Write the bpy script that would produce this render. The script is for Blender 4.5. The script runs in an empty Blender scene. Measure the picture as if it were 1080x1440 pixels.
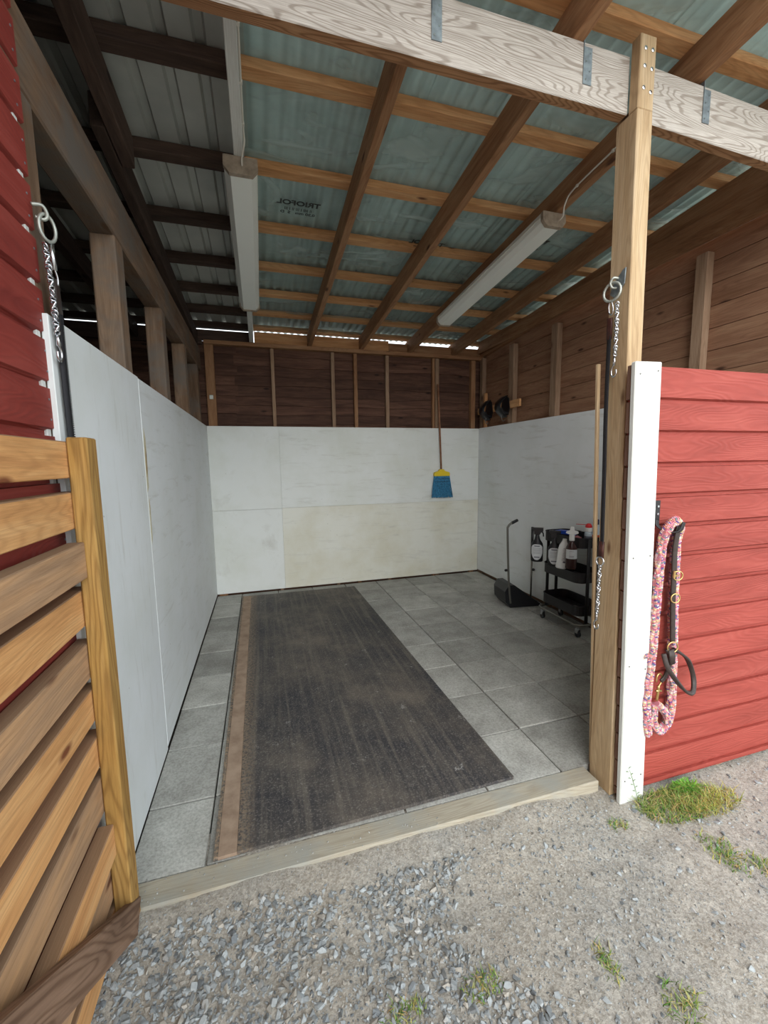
import bpy, bmesh, math, random
import numpy as np
from mathutils import Matrix, Vector
random.seed(7)
rng = np.random.default_rng(11)
S = bpy.context.scene
COL = S.collection

# ------------------------------------------------------------------ camera
cam_d = bpy.data.cameras.new('camera'); cam = bpy.data.objects.new('camera', cam_d); COL.objects.link(cam)
r = Vector((0.95889739, -0.28342075, -0.01372845)); u = Vector((0.04715401, 0.11145375, 0.99265027)); f = Vector((0.2798076, 0.95249711, -0.12023713))
cam.matrix_world = Matrix(((r.x, u.x, -f.x, 0.5417), (r.y, u.y, -f.y, -1.5313), (r.z, u.z, -f.z, 1.5), (0, 0, 0, 1)))
cam_d.sensor_fit = 'VERTICAL'; cam_d.sensor_height = 36.0; cam_d.lens = 583.96 / 1440 * 36.0
cam_d.clip_start = 0.02
S.camera = cam

# ------------------------------------------------------------------ sky, soft sun, exposure
w = bpy.data.worlds.new('overcast'); S.world = w; w.use_nodes = True
bgn = w.node_tree.nodes['Background']; bgn.inputs[0].default_value = (0.86, 0.94, 1.0, 1); bgn.inputs[1].default_value = 1.0
sd = bpy.data.lights.new('sun', 'SUN'); sd.energy = 1.8; sd.angle = math.radians(75); sd.color = (1.0, 0.965, 0.91)
so = bpy.data.objects.new('sun', sd); COL.objects.link(so)
so.rotation_euler = (math.radians(67), 0, math.radians(-13))
S.view_settings.view_transform = 'Standard'; S.view_settings.look = 'None'
S.view_settings.gamma = 1.0; S.view_settings.use_curve_mapping = False
S.view_settings.exposure = 1.17
S.cycles.max_bounces = 12; S.cycles.diffuse_bounces = 8; S.cycles.transparent_max_bounces = 12

# ------------------------------------------------------------------ material helpers
def lin(c):
    return tuple(((x/255)/12.92 if x/255 <= 0.04045 else ((x/255+0.055)/1.055)**2.4) for x in c) + (1,)
class NT:
    def __init__(s, name, rough=0.8, metal=0.0):
        s.m = bpy.data.materials.new(name); s.m.use_nodes = True; s.t = s.m.node_tree
        s.b = s.t.nodes['Principled BSDF']; s.b.inputs['Roughness'].default_value = rough; s.b.inputs['Metallic'].default_value = metal
        s.b.inputs['Specular IOR Level'].default_value = 0.3
    def n(s, typ, **kw):
        nd = s.t.nodes.new(typ)
        for k, v in kw.items():
            if k.startswith('i_'):
                nd.inputs[k[2:]].default_value = v
            else: setattr(nd, k, v)
        return nd
    def l(s, a, b): s.t.links.new(a, b)
    def coords(s, scale=(1, 1, 1), rnd=True):
        tc = s.n('ShaderNodeTexCoord'); mp = s.n('ShaderNodeMapping'); mp.inputs['Scale'].default_value = scale
        if rnd:
            oi = s.n('ShaderNodeObjectInfo'); mu = s.n('ShaderNodeMath', operation='MULTIPLY'); mu.inputs[1].default_value = 37.0
            s.l(oi.outputs['Random'], mu.inputs[0])
            ad = s.n('ShaderNodeVectorMath', operation='ADD'); s.l(tc.outputs['Object'], ad.inputs[0]); s.l(mu.outputs[0], ad.inputs[1])
            s.l(ad.outputs[0], mp.inputs[0])
        else: s.l(tc.outputs['Object'], mp.inputs[0])
        return mp.outputs[0]
    def noise(s, vec, scale, detail=4, rough=0.55, dist=0.0):
        nd = s.n('ShaderNodeTexNoise'); nd.inputs['Scale'].default_value = scale; nd.inputs['Detail'].default_value = detail
        nd.inputs['Roughness'].default_value = rough; nd.inputs['Distortion'].default_value = dist
        if vec is not None: s.l(vec, nd.inputs['Vector'])
        return nd.outputs['Fac']
    def ramp(s, fac, stops):
        nd = s.n('ShaderNodeValToRGB'); e = nd.color_ramp.elements
        while len(e) < len(stops): e.new(0.5)
        for i, (p, c) in enumerate(stops): e[i].position = p; e[i].color = c if len(c) == 4 else lin(c)
        s.l(fac, nd.inputs[0]); return nd.outputs[0]
    def mix(s, fac, a, b, mode='MIX'):
        nd = s.n('ShaderNodeMix', data_type='RGBA', blend_type=mode)
        for sock, v in ((nd.inputs[0], fac), (nd.inputs[6], a), (nd.inputs[7], b)):
            if isinstance(v, (int, float)): sock.default_value = v
            elif isinstance(v, tuple): sock.default_value = v if len(v) == 4 else lin(v)
            else: s.l(v, sock)
        return nd.outputs[2]
    def bump(s, h, strength=0.3, dist=0.01):
        nd = s.n('ShaderNodeBump'); nd.inputs['Strength'].default_value = strength; nd.inputs['Distance'].default_value = dist
        s.l(h, nd.inputs['Height']); s.l(nd.outputs[0], s.b.inputs['Normal'])
    def col(s, c):
        if isinstance(c, tuple): s.b.inputs['Base Color'].default_value = c if len(c) == 4 else lin(c)
        else: s.l(c, s.b.inputs['Base Color'])
    def vary(s, c, lo=0.8, hi=1.15):
        oi = s.n('ShaderNodeObjectInfo'); mr = s.n('ShaderNodeMapRange'); mr.inputs[3].default_value = lo; mr.inputs[4].default_value = hi
        s.l(oi.outputs['Random'], mr.inputs[0]); cb = s.n('ShaderNodeCombineColor')
        for i in range(3): s.l(mr.outputs[0], cb.inputs[i])
        return s.mix(1.0, c, cb.outputs[0], 'MULTIPLY')

def neg(N, sock):
    m_ = N.n('ShaderNodeMath', operation='MULTIPLY'); m_.inputs[1].default_value = -1.0; N.l(sock, m_.inputs[0]); return m_.outputs[0]
def wood(name, dark, mid, light, knots=True, rings=0.0, rough=0.8, vary=(0.85, 1.15), bump=0.25, knot_col=None, grey=None, topgrey=None, face=None):
    N = NT(name, rough)
    v = N.coords((1, 1, 1))
    mp = N.n('ShaderNodeMapping'); mp.inputs['Scale'].default_value = (1.0, 9, 9); N.l(v, mp.inputs[0])
    g = N.noise(mp.outputs[0], 2.2, 7, 0.62, 0.5)
    mp2 = N.n('ShaderNodeMapping'); mp2.inputs['Scale'].default_value = (4, 120, 120); N.l(v, mp2.inputs[0])
    g2 = N.noise(mp2.outputs[0], 2.0, 4, 0.65)
    c = N.ramp(g, [(0.25, dark), (0.47, mid), (0.72, light)])
    c = N.mix(0.30, c, N.ramp(g2, [(0.3, (150, 142, 134)), (0.65, (255, 255, 255))]), 'MULTIPLY')
    h = g2
    mp3 = N.n('ShaderNodeMapping'); mp3.inputs['Scale'].default_value = (0.55, 5, 5); N.l(v, mp3.inputs[0])
    nz = N.noise(mp3.outputs[0], 1.1, 3, 0.4)
    wv = N.n('ShaderNodeMath', operation='MULTIPLY'); wv.inputs[1].default_value = 230 if rings < 0.65 else 420; N.l(nz, wv.inputs[0])
    sn = N.n('ShaderNodeMath', operation='SINE'); N.l(wv.outputs[0], sn.inputs[0])
    mr = N.n('ShaderNodeMapRange'); mr.inputs[1].default_value = -1.0; N.l(sn.outputs[0], mr.inputs[0])
    rc = N.ramp(mr.outputs[0], [(0.0, (255, 255, 255)), (0.6, (238, 234, 228)), (1.0, (168, 150, 132))])
    c = N.mix(rings if 0 < rings < 0.1 else max(rings, 0.22), c, rc, 'MULTIPLY')
    if grey:
        gn = N.noise(v, 3.5, 5, 0.65)
        c = N.mix(N.ramp(gn, [(0.45, (0, 0, 0, 1)), (0.65, (1, 1, 1, 1))]), c, grey)
    if topgrey:
        tc = N.n('ShaderNodeTexCoord'); sx = N.n('ShaderNodeSeparateXYZ'); N.l(tc.outputs['Normal'], sx.inputs[0])
        gn2 = N.noise(v, 9, 5, 0.7)
        ad = N.n('ShaderNodeMath', operation='ADD'); N.l(sx.outputs[2], ad.inputs[0]); N.l(gn2, ad.inputs[1])
        c = N.mix(N.ramp(ad.outputs[0], [(0.75, (0, 0, 0, 1)), (1.2, (0.9, 0.9, 0.9, 1))]), c, topgrey)
    if face:                                   # the outer face has weathered pale, with only fine dark grain lines left
        fa, fb = face
        pale = N.mix(N.ramp(mr.outputs[0], [(0.62, (0, 0, 0, 1)), (0.95, (0.55, 0.55, 0.55, 1))]), N.mix(g, fa, tuple(min(255, k+22) for k in fa)), fb)
        pale = N.mix(N.ramp(g2, [(0.42, (0.35, 0.35, 0.35, 1)), (0.6, (0, 0, 0, 1))]), pale, fb)
        tcf = N.n('ShaderNodeTexCoord'); sf = N.n('ShaderNodeSeparateXYZ'); N.l(tcf.outputs['Normal'], sf.inputs[0])
        c = N.mix(N.ramp(N.n('ShaderNodeMath', operation='MULTIPLY').outputs[0], [(0, (0, 0, 0, 1)), (1, (1, 1, 1, 1))]) if False else N.ramp(neg(N, sf.outputs[1]), [(0.4, (0, 0, 0, 1)), (0.7, (1, 1, 1, 1))]), c, pale)
    if knots:
        mk = N.n('ShaderNodeMapping'); mk.inputs['Scale'].default_value = (2.6, 7.5, 7.5); N.l(v, mk.inputs[0])
        vo = N.n('ShaderNodeTexVoronoi'); vo.inputs['Scale'].default_value = 1.0; N.l(mk.outputs[0], vo.inputs['Vector'])
        kf = N.ramp(vo.outputs['Distance'], [(0.05, (1, 1, 1, 1)), (0.12, (0, 0, 0, 1))])
        c = N.mix(kf, c, knot_col or dark)
    N.col(N.vary(c, *vary)); N.bump(h, bump, 0.004)
    return N.m

def plain(name, c, rough=0.5, metal=0.0, nz=0.0, scale=20, spec=0.4):
    N = NT(name, rough, metal); N.b.inputs['Specular IOR Level'].default_value = spec
    if nz:
        v = N.coords(); k = N.noise(v, scale, 4)
        lo = tuple(int(x*(1-nz)) for x in c)
        N.col(N.ramp(k, [(0.3, lo), (0.65, c)]))
    else: N.col(c)
    return N.m

M = {}
M['orange_wood'] = wood('orange_wood', (190, 136, 86), (212, 158, 102), (224, 178, 124), vary=(0.94, 1.06), knot_col=(120, 70, 42), topgrey=(136, 108, 84))
M['weathered_slat'] = wood('weathered_slat', (152, 122, 96), (184, 148, 114), (210, 164, 118), vary=(0.9, 1.06), knot_col=(96, 62, 44), topgrey=(140, 114, 90))
M['brace_wood'] = wood('brace_wood', (110, 84, 66), (134, 106, 86), (152, 122, 100), rings=0.6, vary=(1, 1))
M['treated_post'] = wood('treated_post', (154, 116, 62), (176, 136, 74), (190, 152, 92), rings=0.5, vary=(1, 1), knot_col=(120, 84, 48))
M['post_wood'] = wood('post_wood', (166, 138, 104), (190, 164, 128), (206, 184, 152), vary=(1, 1), knot_col=(110, 80, 56), rings=0.2)
M['glulam'] = wood('glulam', (138, 100, 70), (164, 124, 90), (184, 146, 110), rings=0.66, vary=(1, 1), knot_col=(128, 92, 72), bump=0.4, face=((188, 182, 174), (120, 106, 92)))
M['rafter_wood'] = wood('rafter_wood', (126, 88, 60), (152, 112, 80), (174, 136, 102), vary=(0.88, 1.08), knot_col=(74, 46, 32))
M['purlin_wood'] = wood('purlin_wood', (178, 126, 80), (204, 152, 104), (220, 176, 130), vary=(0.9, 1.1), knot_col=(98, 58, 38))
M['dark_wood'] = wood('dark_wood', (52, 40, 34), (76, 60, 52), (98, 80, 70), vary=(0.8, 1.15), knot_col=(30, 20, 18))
M['barn_plank'] = wood('barn_plank', (66, 46, 38), (94, 66, 54), (122, 90, 74), vary=(0.7, 1.2), knot_col=(40, 26, 20))
M['wall_plank'] = wood('wall_plank', (128, 92, 68), (150, 112, 88), (168, 132, 104), vary=(0.88, 1.08), knot_col=(72, 46, 34))
M['stud_wood'] = wood('stud_wood', (132, 104, 82), (158, 130, 106), (180, 152, 128), vary=(0.8, 1.15), knot_col=(84, 54, 40))
M['grey_post'] = wood('grey_post', (104, 80, 60), (130, 104, 82), (152, 128, 106), vary=(0.85, 1.1), grey=(112, 104, 96))
M['threshold_wood'] = wood('threshold_wood', (158, 150, 132), (176, 168, 150), (188, 182, 166), vary=(1, 1), knots=False, grey=(158, 158, 150))
M['brown_end'] = wood('brown_end', (104, 78, 66), (128, 98, 84), (142, 112, 96), vary=(1, 1), knots=False)
M['white_painted_wood'] = wood('white_painted_wood', (216, 220, 216), (222, 226, 222), (226, 230, 226), vary=(1, 1), knots=False, bump=0.1, rings=0.01)

def red_paint(name, a, b, c):
    N = NT(name, 0.65)
    v = N.coords()
    mp = N.n('ShaderNodeMapping'); mp.inputs['Scale'].default_value = (3, 60, 60); N.l(v, mp.inputs[0])
    g = N.noise(mp.outputs[0], 2.5, 4, 0.6, 0.4)
    mp3 = N.n('ShaderNodeMapping'); mp3.inputs['Scale'].default_value = (1.5, 9, 9); N.l(v, mp3.inputs[0])
    d = N.noise(mp3.outputs[0], 1.6, 5, 0.6)
    cc = N.ramp(d, [(0.3, a), (0.5, b), (0.7, c)])
    wv = N.n('ShaderNodeMath', operation='MULTIPLY'); wv.inputs[1].default_value = 170; N.l(N.noise(mp3.outputs[0], 0.7, 2), wv.inputs[0])
    sn = N.n('ShaderNodeMath', operation='SINE'); N.l(wv.outputs[0], sn.inputs[0])
    cc = N.mix(0.12, cc, N.ramp(sn.outputs[0], [(0.0, (255, 255, 255)), (1.0, (190, 180, 180))]), 'MULTIPLY')
    N.col(N.vary(cc, 0.94, 1.05))
    ad = N.n('ShaderNodeMath', operation='ADD'); N.l(g, ad.inputs[0]); N.l(sn.outputs[0], ad.inputs[1])
    N.bump(ad.outputs[0], 0.25, 0.002)
    return N.m
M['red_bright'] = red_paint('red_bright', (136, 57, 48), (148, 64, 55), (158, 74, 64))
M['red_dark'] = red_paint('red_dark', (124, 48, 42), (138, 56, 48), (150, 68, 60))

def white_panel(name, base, stain, amt=0.5):
    N = NT(name, 0.55)
    v = N.coords((1, 1, 1))
    big = N.noise(v, 1.6, 6, 0.62)
    c = N.mix(N.ramp(big, [(0.42, (0, 0, 0, 1)), (0.72, (amt, amt, amt, 1))]), base, stain)
    mp = N.n('ShaderNodeMapping'); mp.inputs['Scale'].default_value = (1.2, 1.2, 9); N.l(v, mp.inputs[0])
    st = N.noise(mp.outputs[0], 2.2, 6, 0.68, 0.5)
    c = N.mix(N.ramp(st, [(0.55, (0, 0, 0, 1)), (0.78, (0.5, 0.5, 0.5, 1))]), c, (176, 174, 164))
    dots = N.n('ShaderNodeTexVoronoi'); dots.inputs['Scale'].default_value = 9; N.l(v, dots.inputs['Vector'])
    c = N.mix(N.ramp(dots.outputs['Distance'], [(0.02, (1, 1, 1, 1)), (0.035, (0, 0, 0, 1))]), c, (150, 144, 132))
    N.col(c)
    mp2 = N.n('ShaderNodeMapping'); mp2.inputs['Scale'].default_value = (4, 4, 30); N.l(v, mp2.inputs[0])
    N.bump(N.noise(mp2.outputs[0], 6, 4), 0.15, 0.002)
    return N.m
M['panel_white'] = white_panel('panel_white', (230, 234, 236), (214, 218, 214), 0.7)
M['panel_cream'] = white_panel('panel_cream', (228, 229, 220), (210, 206, 184), 0.9)
M['panel_back'] = white_panel('panel_back', (228, 232, 230), (212, 216, 206), 0.8)

# floor, mat, ground
def slab_mat():
    N = NT('concrete_slab', 0.9)
    v = N.coords(); a = N.noise(v, 5, 6, 0.65); b = N.noise(v, 90, 3, 0.7)
    c = N.ramp(a, [(0.3, (158, 157, 151)), (0.55, (184, 184, 178)), (0.75, (200, 200, 195))])
    c = N.mix(0.35, c, N.ramp(b, [(0.35, (120, 118, 110)), (0.6, (255, 255, 255))]), 'MULTIPLY')
    N.col(N.vary(c, 0.80, 1.12)); N.bump(b, 0.3, 0.003); return N.m
M['slab'] = slab_mat()
def mat_mat():
    N = NT('worn_rubber', 0.62)
    v = N.coords((1, 1, 1), False)
    mp = N.n('ShaderNodeMapping'); mp.inputs['Scale'].default_value = (14, 0.5, 1); N.l(v, mp.inputs[0])
    st = N.noise(mp.outputs[0], 2.0, 4, 0.6, 0.15); big = N.noise(v, 1.7, 6, 0.68); fine = N.noise(v, 110, 3, 0.8); mid = N.noise(v, 22, 6, 0.8)
    c = N.ramp(big, [(0.35, (46, 47, 54)), (0.5, (70, 67, 66)), (0.66, (104, 96, 88))])
    c = N.mix(N.ramp(st, [(0.48, (0, 0, 0, 1)), (0.68, (0.6, 0.6, 0.6, 1))]), c, (112, 105, 96))
    c = N.mix(N.ramp(mid, [(0.54, (0, 0, 0, 1)), (0.72, (0.45, 0.45, 0.45, 1))]), c, (124, 118, 110))
    c = N.mix(N.ramp(fine, [(0.52, (0, 0, 0, 1)), (0.7, (0.5, 0.5, 0.5, 1))]), c, (160, 154, 146))
    sp = N.noise(v, 9, 7, 0.85); c = N.mix(N.ramp(sp, [(0.62, (0, 0, 0, 1)), (0.68, (0.8, 0.8, 0.8, 1))]), c, (176, 174, 170))
    # tan grit that spilled over from the worn left edge
    sx = N.n('ShaderNodeSeparateXYZ'); N.l(v, sx.inputs[0])
    ma = N.n('ShaderNodeMapRange'); ma.inputs[1].default_value = 0.46; ma.inputs[2].default_value = 0.36; N.l(sx.outputs[0], ma.inputs[0])
    ad = N.n('ShaderNodeMath', operation='MULTIPLY'); N.l(ma.outputs[0], ad.inputs[0]); N.l(N.ramp(N.noise(v, 70, 4, 0.8), [(0.42, (0, 0, 0, 1)), (0.56, (1, 1, 1, 1))]), ad.inputs[1])
    c = N.mix(ad.outputs[0], c, (150, 130, 108))
    N.col(c); N.bump(fine, 0.5, 0.003); return N.m
M['rubber'] = mat_mat()
def strip_mat():
    N = NT('dusty_strip', 0.9); v = N.coords((1, 1, 1), False); a = N.noise(v, 12, 5, 0.6)
    N.col(N.ramp(a, [(0.3, (140, 118, 100)), (0.6, (168, 146, 126))])); N.bump(N.noise(v, 120, 2), 0.2, 0.002); return N.m
M['strip'] = strip_mat()
def ground_mat():
    N = NT('gravel_ground', 0.95)
    v = N.coords((1, 1, 1), False)
    big = N.noise(v, 2.0, 5, 0.6); mid = N.noise(v, 16, 6, 0.75); fine = N.noise(v, 130, 4, 0.8)
    vo = N.n('ShaderNodeTexVoronoi'); vo.inputs['Scale'].default_value = 170; N.l(v, vo.inputs['Vector'])
    vo2 = N.n('ShaderNodeTexVoronoi'); vo2.inputs['Scale'].default_value = 75; N.l(v, vo2.inputs['Vector'])
    c = N.ramp(big, [(0.38, (148, 146, 136)), (0.48, (176, 162, 138)), (0.66, (192, 168, 132))])
    c = N.mix(0.5, c, N.ramp(mid, [(0.3, (138, 128, 110)), (0.7, (196, 184, 162))]))
    c = N.mix(0.45, c, N.ramp(fine, [(0.3, (96, 90, 80)), (0.7, (200, 196, 186))]))
    def bw(nd): 
        q = N.n('ShaderNodeSeparateColor'); N.l(nd.outputs['Color'], q.inputs[0]); return N.ramp(q.outputs[0], [(0, (110, 106, 100)), (0.5, (160, 160, 158)), (1.0, (210, 206, 198))])
    c = N.mix(0.4, c, bw(vo)); c = N.mix(0.22, c, bw(vo2))
    N.col(c)
    ad = N.n('ShaderNodeMath', operation='ADD'); N.l(fine, ad.inputs[0]); N.l(mid, ad.inputs[1])
    N.bump(ad.outputs[0], 0.6, 0.01); return N.m
M['ground'] = ground_mat()
def attr_mat(name, rough=0.85, bump=True):
    N = NT(name, rough); a = N.n('ShaderNodeAttribute'); a.attribute_name = 'tint'
    v = N.coords((1, 1, 1), False); k = N.noise(v, 120, 3)
    N.col(N.mix(0.3, a.outputs['Color'], N.ramp(k, [(0.3, (150, 150, 150)), (0.7, (255, 255, 255))]), 'MULTIPLY'))
    return N.m
M['stone'] = attr_mat('stone'); M['grass'] = attr_mat('grass_blade', 0.7)

# roof
def sheet_mat(name, a, b, metal=0.35):
    N = NT(name, 0.5, metal); v = N.coords((1, 1, 1), False); k = N.noise(v, 3, 5, 0.6)
    N.col(N.ramp(k, [(0.3, a), (0.7, b)])); return N.m
M['sheet_left'] = sheet_mat('grey_roof_metal', (168, 172, 168), (192, 196, 190), 0.15)
M['sheet_right'] = sheet_mat('galvanised_roof', (166, 184, 184), (196, 210, 208), 0.3)
def foil_mat():
    N = NT('clear_foil', 0.18); N.b.inputs['Specular IOR Level'].default_value = 0.6
    v = N.coords((1, 1, 1), False); mp = N.n('ShaderNodeMapping'); mp.inputs['Scale'].default_value = (1.3, 3.2, 1); mp.inputs['Rotation'].default_value = (0, 0, 0.5); N.l(v, mp.inputs[0])
    k = N.noise(mp.outputs[0], 1.3, 3, 0.5, 1.1)
    N.col((176, 194, 190)); N.bump(k, 0.55, 0.06)
    tr = N.n('ShaderNodeBsdfTransparent'); tr.inputs[0].default_value = (0.9, 0.96, 0.95, 1)
    mx = N.n('ShaderNodeMixShader'); N.l(tr.outputs[0], mx.inputs[1]); N.l(N.b.outputs[0], mx.inputs[2])
    rmp = N.ramp(k, [(0.35, (0.18, 0.18, 0.18, 1)), (0.54, (0.30, 0.30, 0.30, 1)), (0.66, (0.62, 0.62, 0.62, 1))])
    N.l(rmp, mx.inputs[0]); N.l(mx.outputs[0], N.t.nodes['Material Output'].inputs[0]); return N.m
M['foil'] = foil_mat()
M['foil_print'] = plain('black_print', (22, 28, 28), 0.5)

M['galv'] = plain('galvanised_steel', (150, 162, 168), 0.45, 0.6, 0.2, 40)
M['steel'] = plain('bright_steel', (215, 218, 222), 0.22, 1.0)
M['cast_steel'] = plain('zinc_ring', (176, 180, 172), 0.45, 0.6)
M['brass'] = plain('brass', (208, 180, 120), 0.3, 0.9)
M['black_leather'] = plain('dark_leather', (60, 48, 44), 0.45, 0, 0.25, 60)
M['brown_leather'] = plain('brown_leather', (80, 46, 40), 0.5, 0, 0.25, 60)
M['webbing'] = plain('black_webbing', (44, 44, 48), 0.8)
M['black_plastic'] = plain('black_plastic', (30, 31, 34), 0.35)
M['black_metal'] = plain('black_metal', (36, 34, 36), 0.5)
M['grey_metal'] = plain('dull_grey_metal', (120, 118, 112), 0.4, 0.7)
M['white_plastic'] = plain('white_plastic', (226, 228, 226), 0.4)
M['lamp_body'] = plain('lamp_body', (232, 232, 224), 0.5, 0, 0.1, 8)
M['lamp_end'] = plain('lamp_end_dusty', (170, 156, 138), 0.7, 0, 0.2, 30)
M['diffuser'] = plain('lamp_diffuser', (236, 240, 234), 0.35)
M['cable'] = plain('white_cable', (216, 214, 204), 0.5)
M['broom_blue'] = plain('blue_bristle', (66, 146, 190), 0.6, 0, 0.35, 60)
M['yellow'] = plain('yellow_plastic', (228, 200, 40), 0.4)
M['handle_wood'] = wood('handle_wood', (118, 80, 58), (146, 104, 78), (168, 124, 96), knots=False, vary=(1, 1))
M['label_white'] = plain('label_white', (206, 210, 212), 0.5)
M['print_grey'] = plain('print_grey', (96, 98, 108), 0.6)
M['amber'] = plain('amber_plastic', (58, 36, 34), 0.2)
M['red_plastic'] = plain('red_plastic', (206, 40, 46), 0.4)
M['blue_plastic'] = plain('blue_plastic', (28, 70, 170), 0.4)
M['navy_plastic'] = plain('navy_plastic', (34, 42, 84), 0.4)
M['clear_bottle'] = plain('cloudy_plastic', (180, 192, 200), 0.3)
M['orange_label'] = plain('orange_label', (196, 84, 50), 0.5)
M['pink_cloth'] = plain('pink_cloth', (150, 96, 100), 0.9)
M['tray_paper'] = plain('grey_paper', (140, 140, 136), 0.8)
M['sand'] = plain('sand_bed', (78, 74, 66), 0.95, 0, 0.3, 30)
M['rust_pale'] = plain('rust_pale', (214, 206, 176), 0.7, 0, 0.08, 30)
M['rust'] = plain('rust_stain', (186, 156, 104), 0.8, 0, 0.3, 40)

# ------------------------------------------------------------------ object helpers
W = {}
def link(name, data, Mx=None, parent=None, mat=None, kind=None, label=None, cat=None, group=None):
    o = bpy.data.objects.new(name, data); COL.objects.link(o)
    Mx = Mx or Matrix.Identity(4); W[o] = Mx
    if parent: o.parent = parent; o.matrix_basis = W[parent].inverted() @ Mx
    else: o.matrix_basis = Mx
    if mat and data and not data.materials: data.materials.append(mat if not isinstance(mat, str) else M[mat])
    if kind: o['kind'] = kind
    if label: o['label'] = label
    if cat: o['category'] = cat
    if group: o['group'] = group
    return o
def empty(name, loc=(0, 0, 0), parent=None, **kw):
    return link(name, None, Matrix.Translation(loc), parent, **kw)
def bm_mesh(bm, name='m', smooth=False):
    me = bpy.data.meshes.new(name); bm.to_mesh(me); bm.free()
    if smooth:
        for p in me.polygons: p.use_smooth = True
    return me
CACHE = {}
def box_me(L, wd, h, bev, mat):
    k = (round(L, 3), round(wd, 3), round(h, 3), bev, mat)
    if k in CACHE: return CACHE[k]
    bm = bmesh.new(); bmesh.ops.create_cube(bm, size=1.0)
    for v in bm.verts: v.co = Vector((v.co.x*L, v.co.y*wd, v.co.z*h))
    if bev: bmesh.ops.bevel(bm, geom=bm.edges[:], offset=bev, segments=1, affect='EDGES')
    me = bm_mesh(bm); me.materials.append(M[mat]); CACHE[k] = me
    return me
def frame(a, b, up=(0, 0, 1)):
    a = Vector(a); b = Vector(b); x = (b-a).normalized(); up = Vector(up)
    y = up.cross(x)
    if y.length < 1e-5: up = Vector((0, 1, 0)); y = up.cross(x)
    y.normalize(); z = x.cross(y); c = (a+b)/2
    return Matrix(((x.x, y.x, z.x, c.x), (x.y, y.y, z.y, c.y), (x.z, y.z, z.z, c.z), (0, 0, 0, 1))), (b-a).length
def board(name, a, b, wd, h, mat, parent=None, up=(0, 0, 1), bev=0.002, **kw):
    Mx, L = frame(a, b, up)
    return link(name, box_me(L, wd, h, bev, mat), Mx, parent, **kw)
def bx(name, x0, x1, y0, y1, z0, z1, mat, parent=None, bev=0.002, **kw):
    """axis aligned box; local X is the longest side so that grain follows it"""
    d = (x1-x0, y1-y0, z1-z0); c = ((x0+x1)/2, (y0+y1)/2, (z0+z1)/2); i = d.index(max(d))
    if i == 0: return board(name, (x0, c[1], c[2]), (x1, c[1], c[2]), d[1], d[2], mat, parent, bev=bev, **kw)
    if i == 1: return board(name, (c[0], y0, c[2]), (c[0], y1, c[2]), d[0], d[2], mat, parent, bev=bev, **kw)
    return board(name, (c[0], c[1], z0), (c[0], c[1], z1), d[0], d[1], mat, parent, up=(0, 1, 0), bev=bev, **kw)
def extrude_profile(prof, L):
    """prof: closed list of (y,z), extruded along X centred"""
    bm = bmesh.new(); n = len(prof)
    A = [bm.verts.new((-L/2, y, z)) for y, z in prof]; B = [bm.verts.new((L/2, y, z)) for y, z in prof]
    for i in range(n): bm.faces.new((A[i], A[(i+1) % n], B[(i+1) % n], B[i]))
    bm.faces.new(A[::-1]); bm.faces.new(B); bmesh.ops.recalc_face_normals(bm, faces=bm.faces[:])
    return bm
def raw_mesh(verts, faces, smooth=False):
    me = bpy.data.meshes.new('m'); me.from_pydata([tuple(v) for v in verts], [], faces); me.update()
    if smooth:
        for p in me.polygons: p.use_smooth = True
    return me
def smooth_path(pts, n=8, closed=False):
    P = [Vector(p) for p in pts]; out = []; m = len(P)
    for i in range(m if closed else m-1):
        g = lambda k: P[k % m] if closed else P[max(0, min(m-1, k))]
        p0, p1, p2, p3 = g(i-1), g(i), g(i+1), g(i+2)
        for j in range(n):
            t = j/n
            out.append(0.5*((2*p1)+(-p0+p2)*t+(2*p0-5*p1+4*p2-p3)*t*t+(-p0+3*p1-3*p2+p3)*t**3))
    if not closed: out.append(P[-1])
    return out
def tube_data(pts, rad, seg=8, closed=False, flat=None, side=None):
    """swept tube; rad number or list; flat=(w,t) gives an oblong section whose wide axis lies along 'side'"""
    P = [Vector(p) for p in pts]; n = len(P); V = []; F = []
    T = []
    for i in range(n):
        a = P[(i-1) % n] if (closed or i > 0) else P[i]; b = P[(i+1) % n] if (closed or i < n-1) else P[i]
        T.append((b-a).normalized())
    up = Vector((0.13, 0.2, 0.97)) if abs(T[0].z) < 0.9 else Vector((1, 0.1, 0))
    nrm = (up-T[0]*up.dot(T[0])).normalized()
    for i in range(n):
        if side is not None:
            s = Vector(side); nrm = (s-T[i]*s.dot(T[i])).normalized()
        else: nrm = (nrm-T[i]*nrm.dot(T[i])).normalized()
        bn = T[i].cross(nrm); rr = rad[i] if isinstance(rad, (list, tuple)) else rad
        for k in range(seg):
            a = 2*math.pi*k/seg + (math.pi/seg if flat else 0)
            if flat:
                ca, sa = math.cos(a), math.sin(a)
                q = 0.5 if seg > 4 else 1
                x = math.copysign(abs(ca)**q, ca)*flat[0]/2*(1.0 if seg > 4 else 1.414); y = math.copysign(abs(sa)**q, sa)*flat[1]/2*(1.0 if seg > 4 else 1.414)
                V.append(P[i]+nrm*x+bn*y)
            else: V.append(P[i]+nrm*rr*math.cos(a)+bn*rr*math.sin(a))
    for i in range(n if closed else n-1):
        j = (i+1) % n
        for k in range(seg):
            F.append((i*seg+k, i*seg+(k+1) % seg, j*seg+(k+1) % seg, j*seg+k))
    if not closed: F.append(tuple(range(seg))[::-1]); F.append(tuple((n-1)*seg+k for k in range(seg)))
    return V, F
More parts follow.
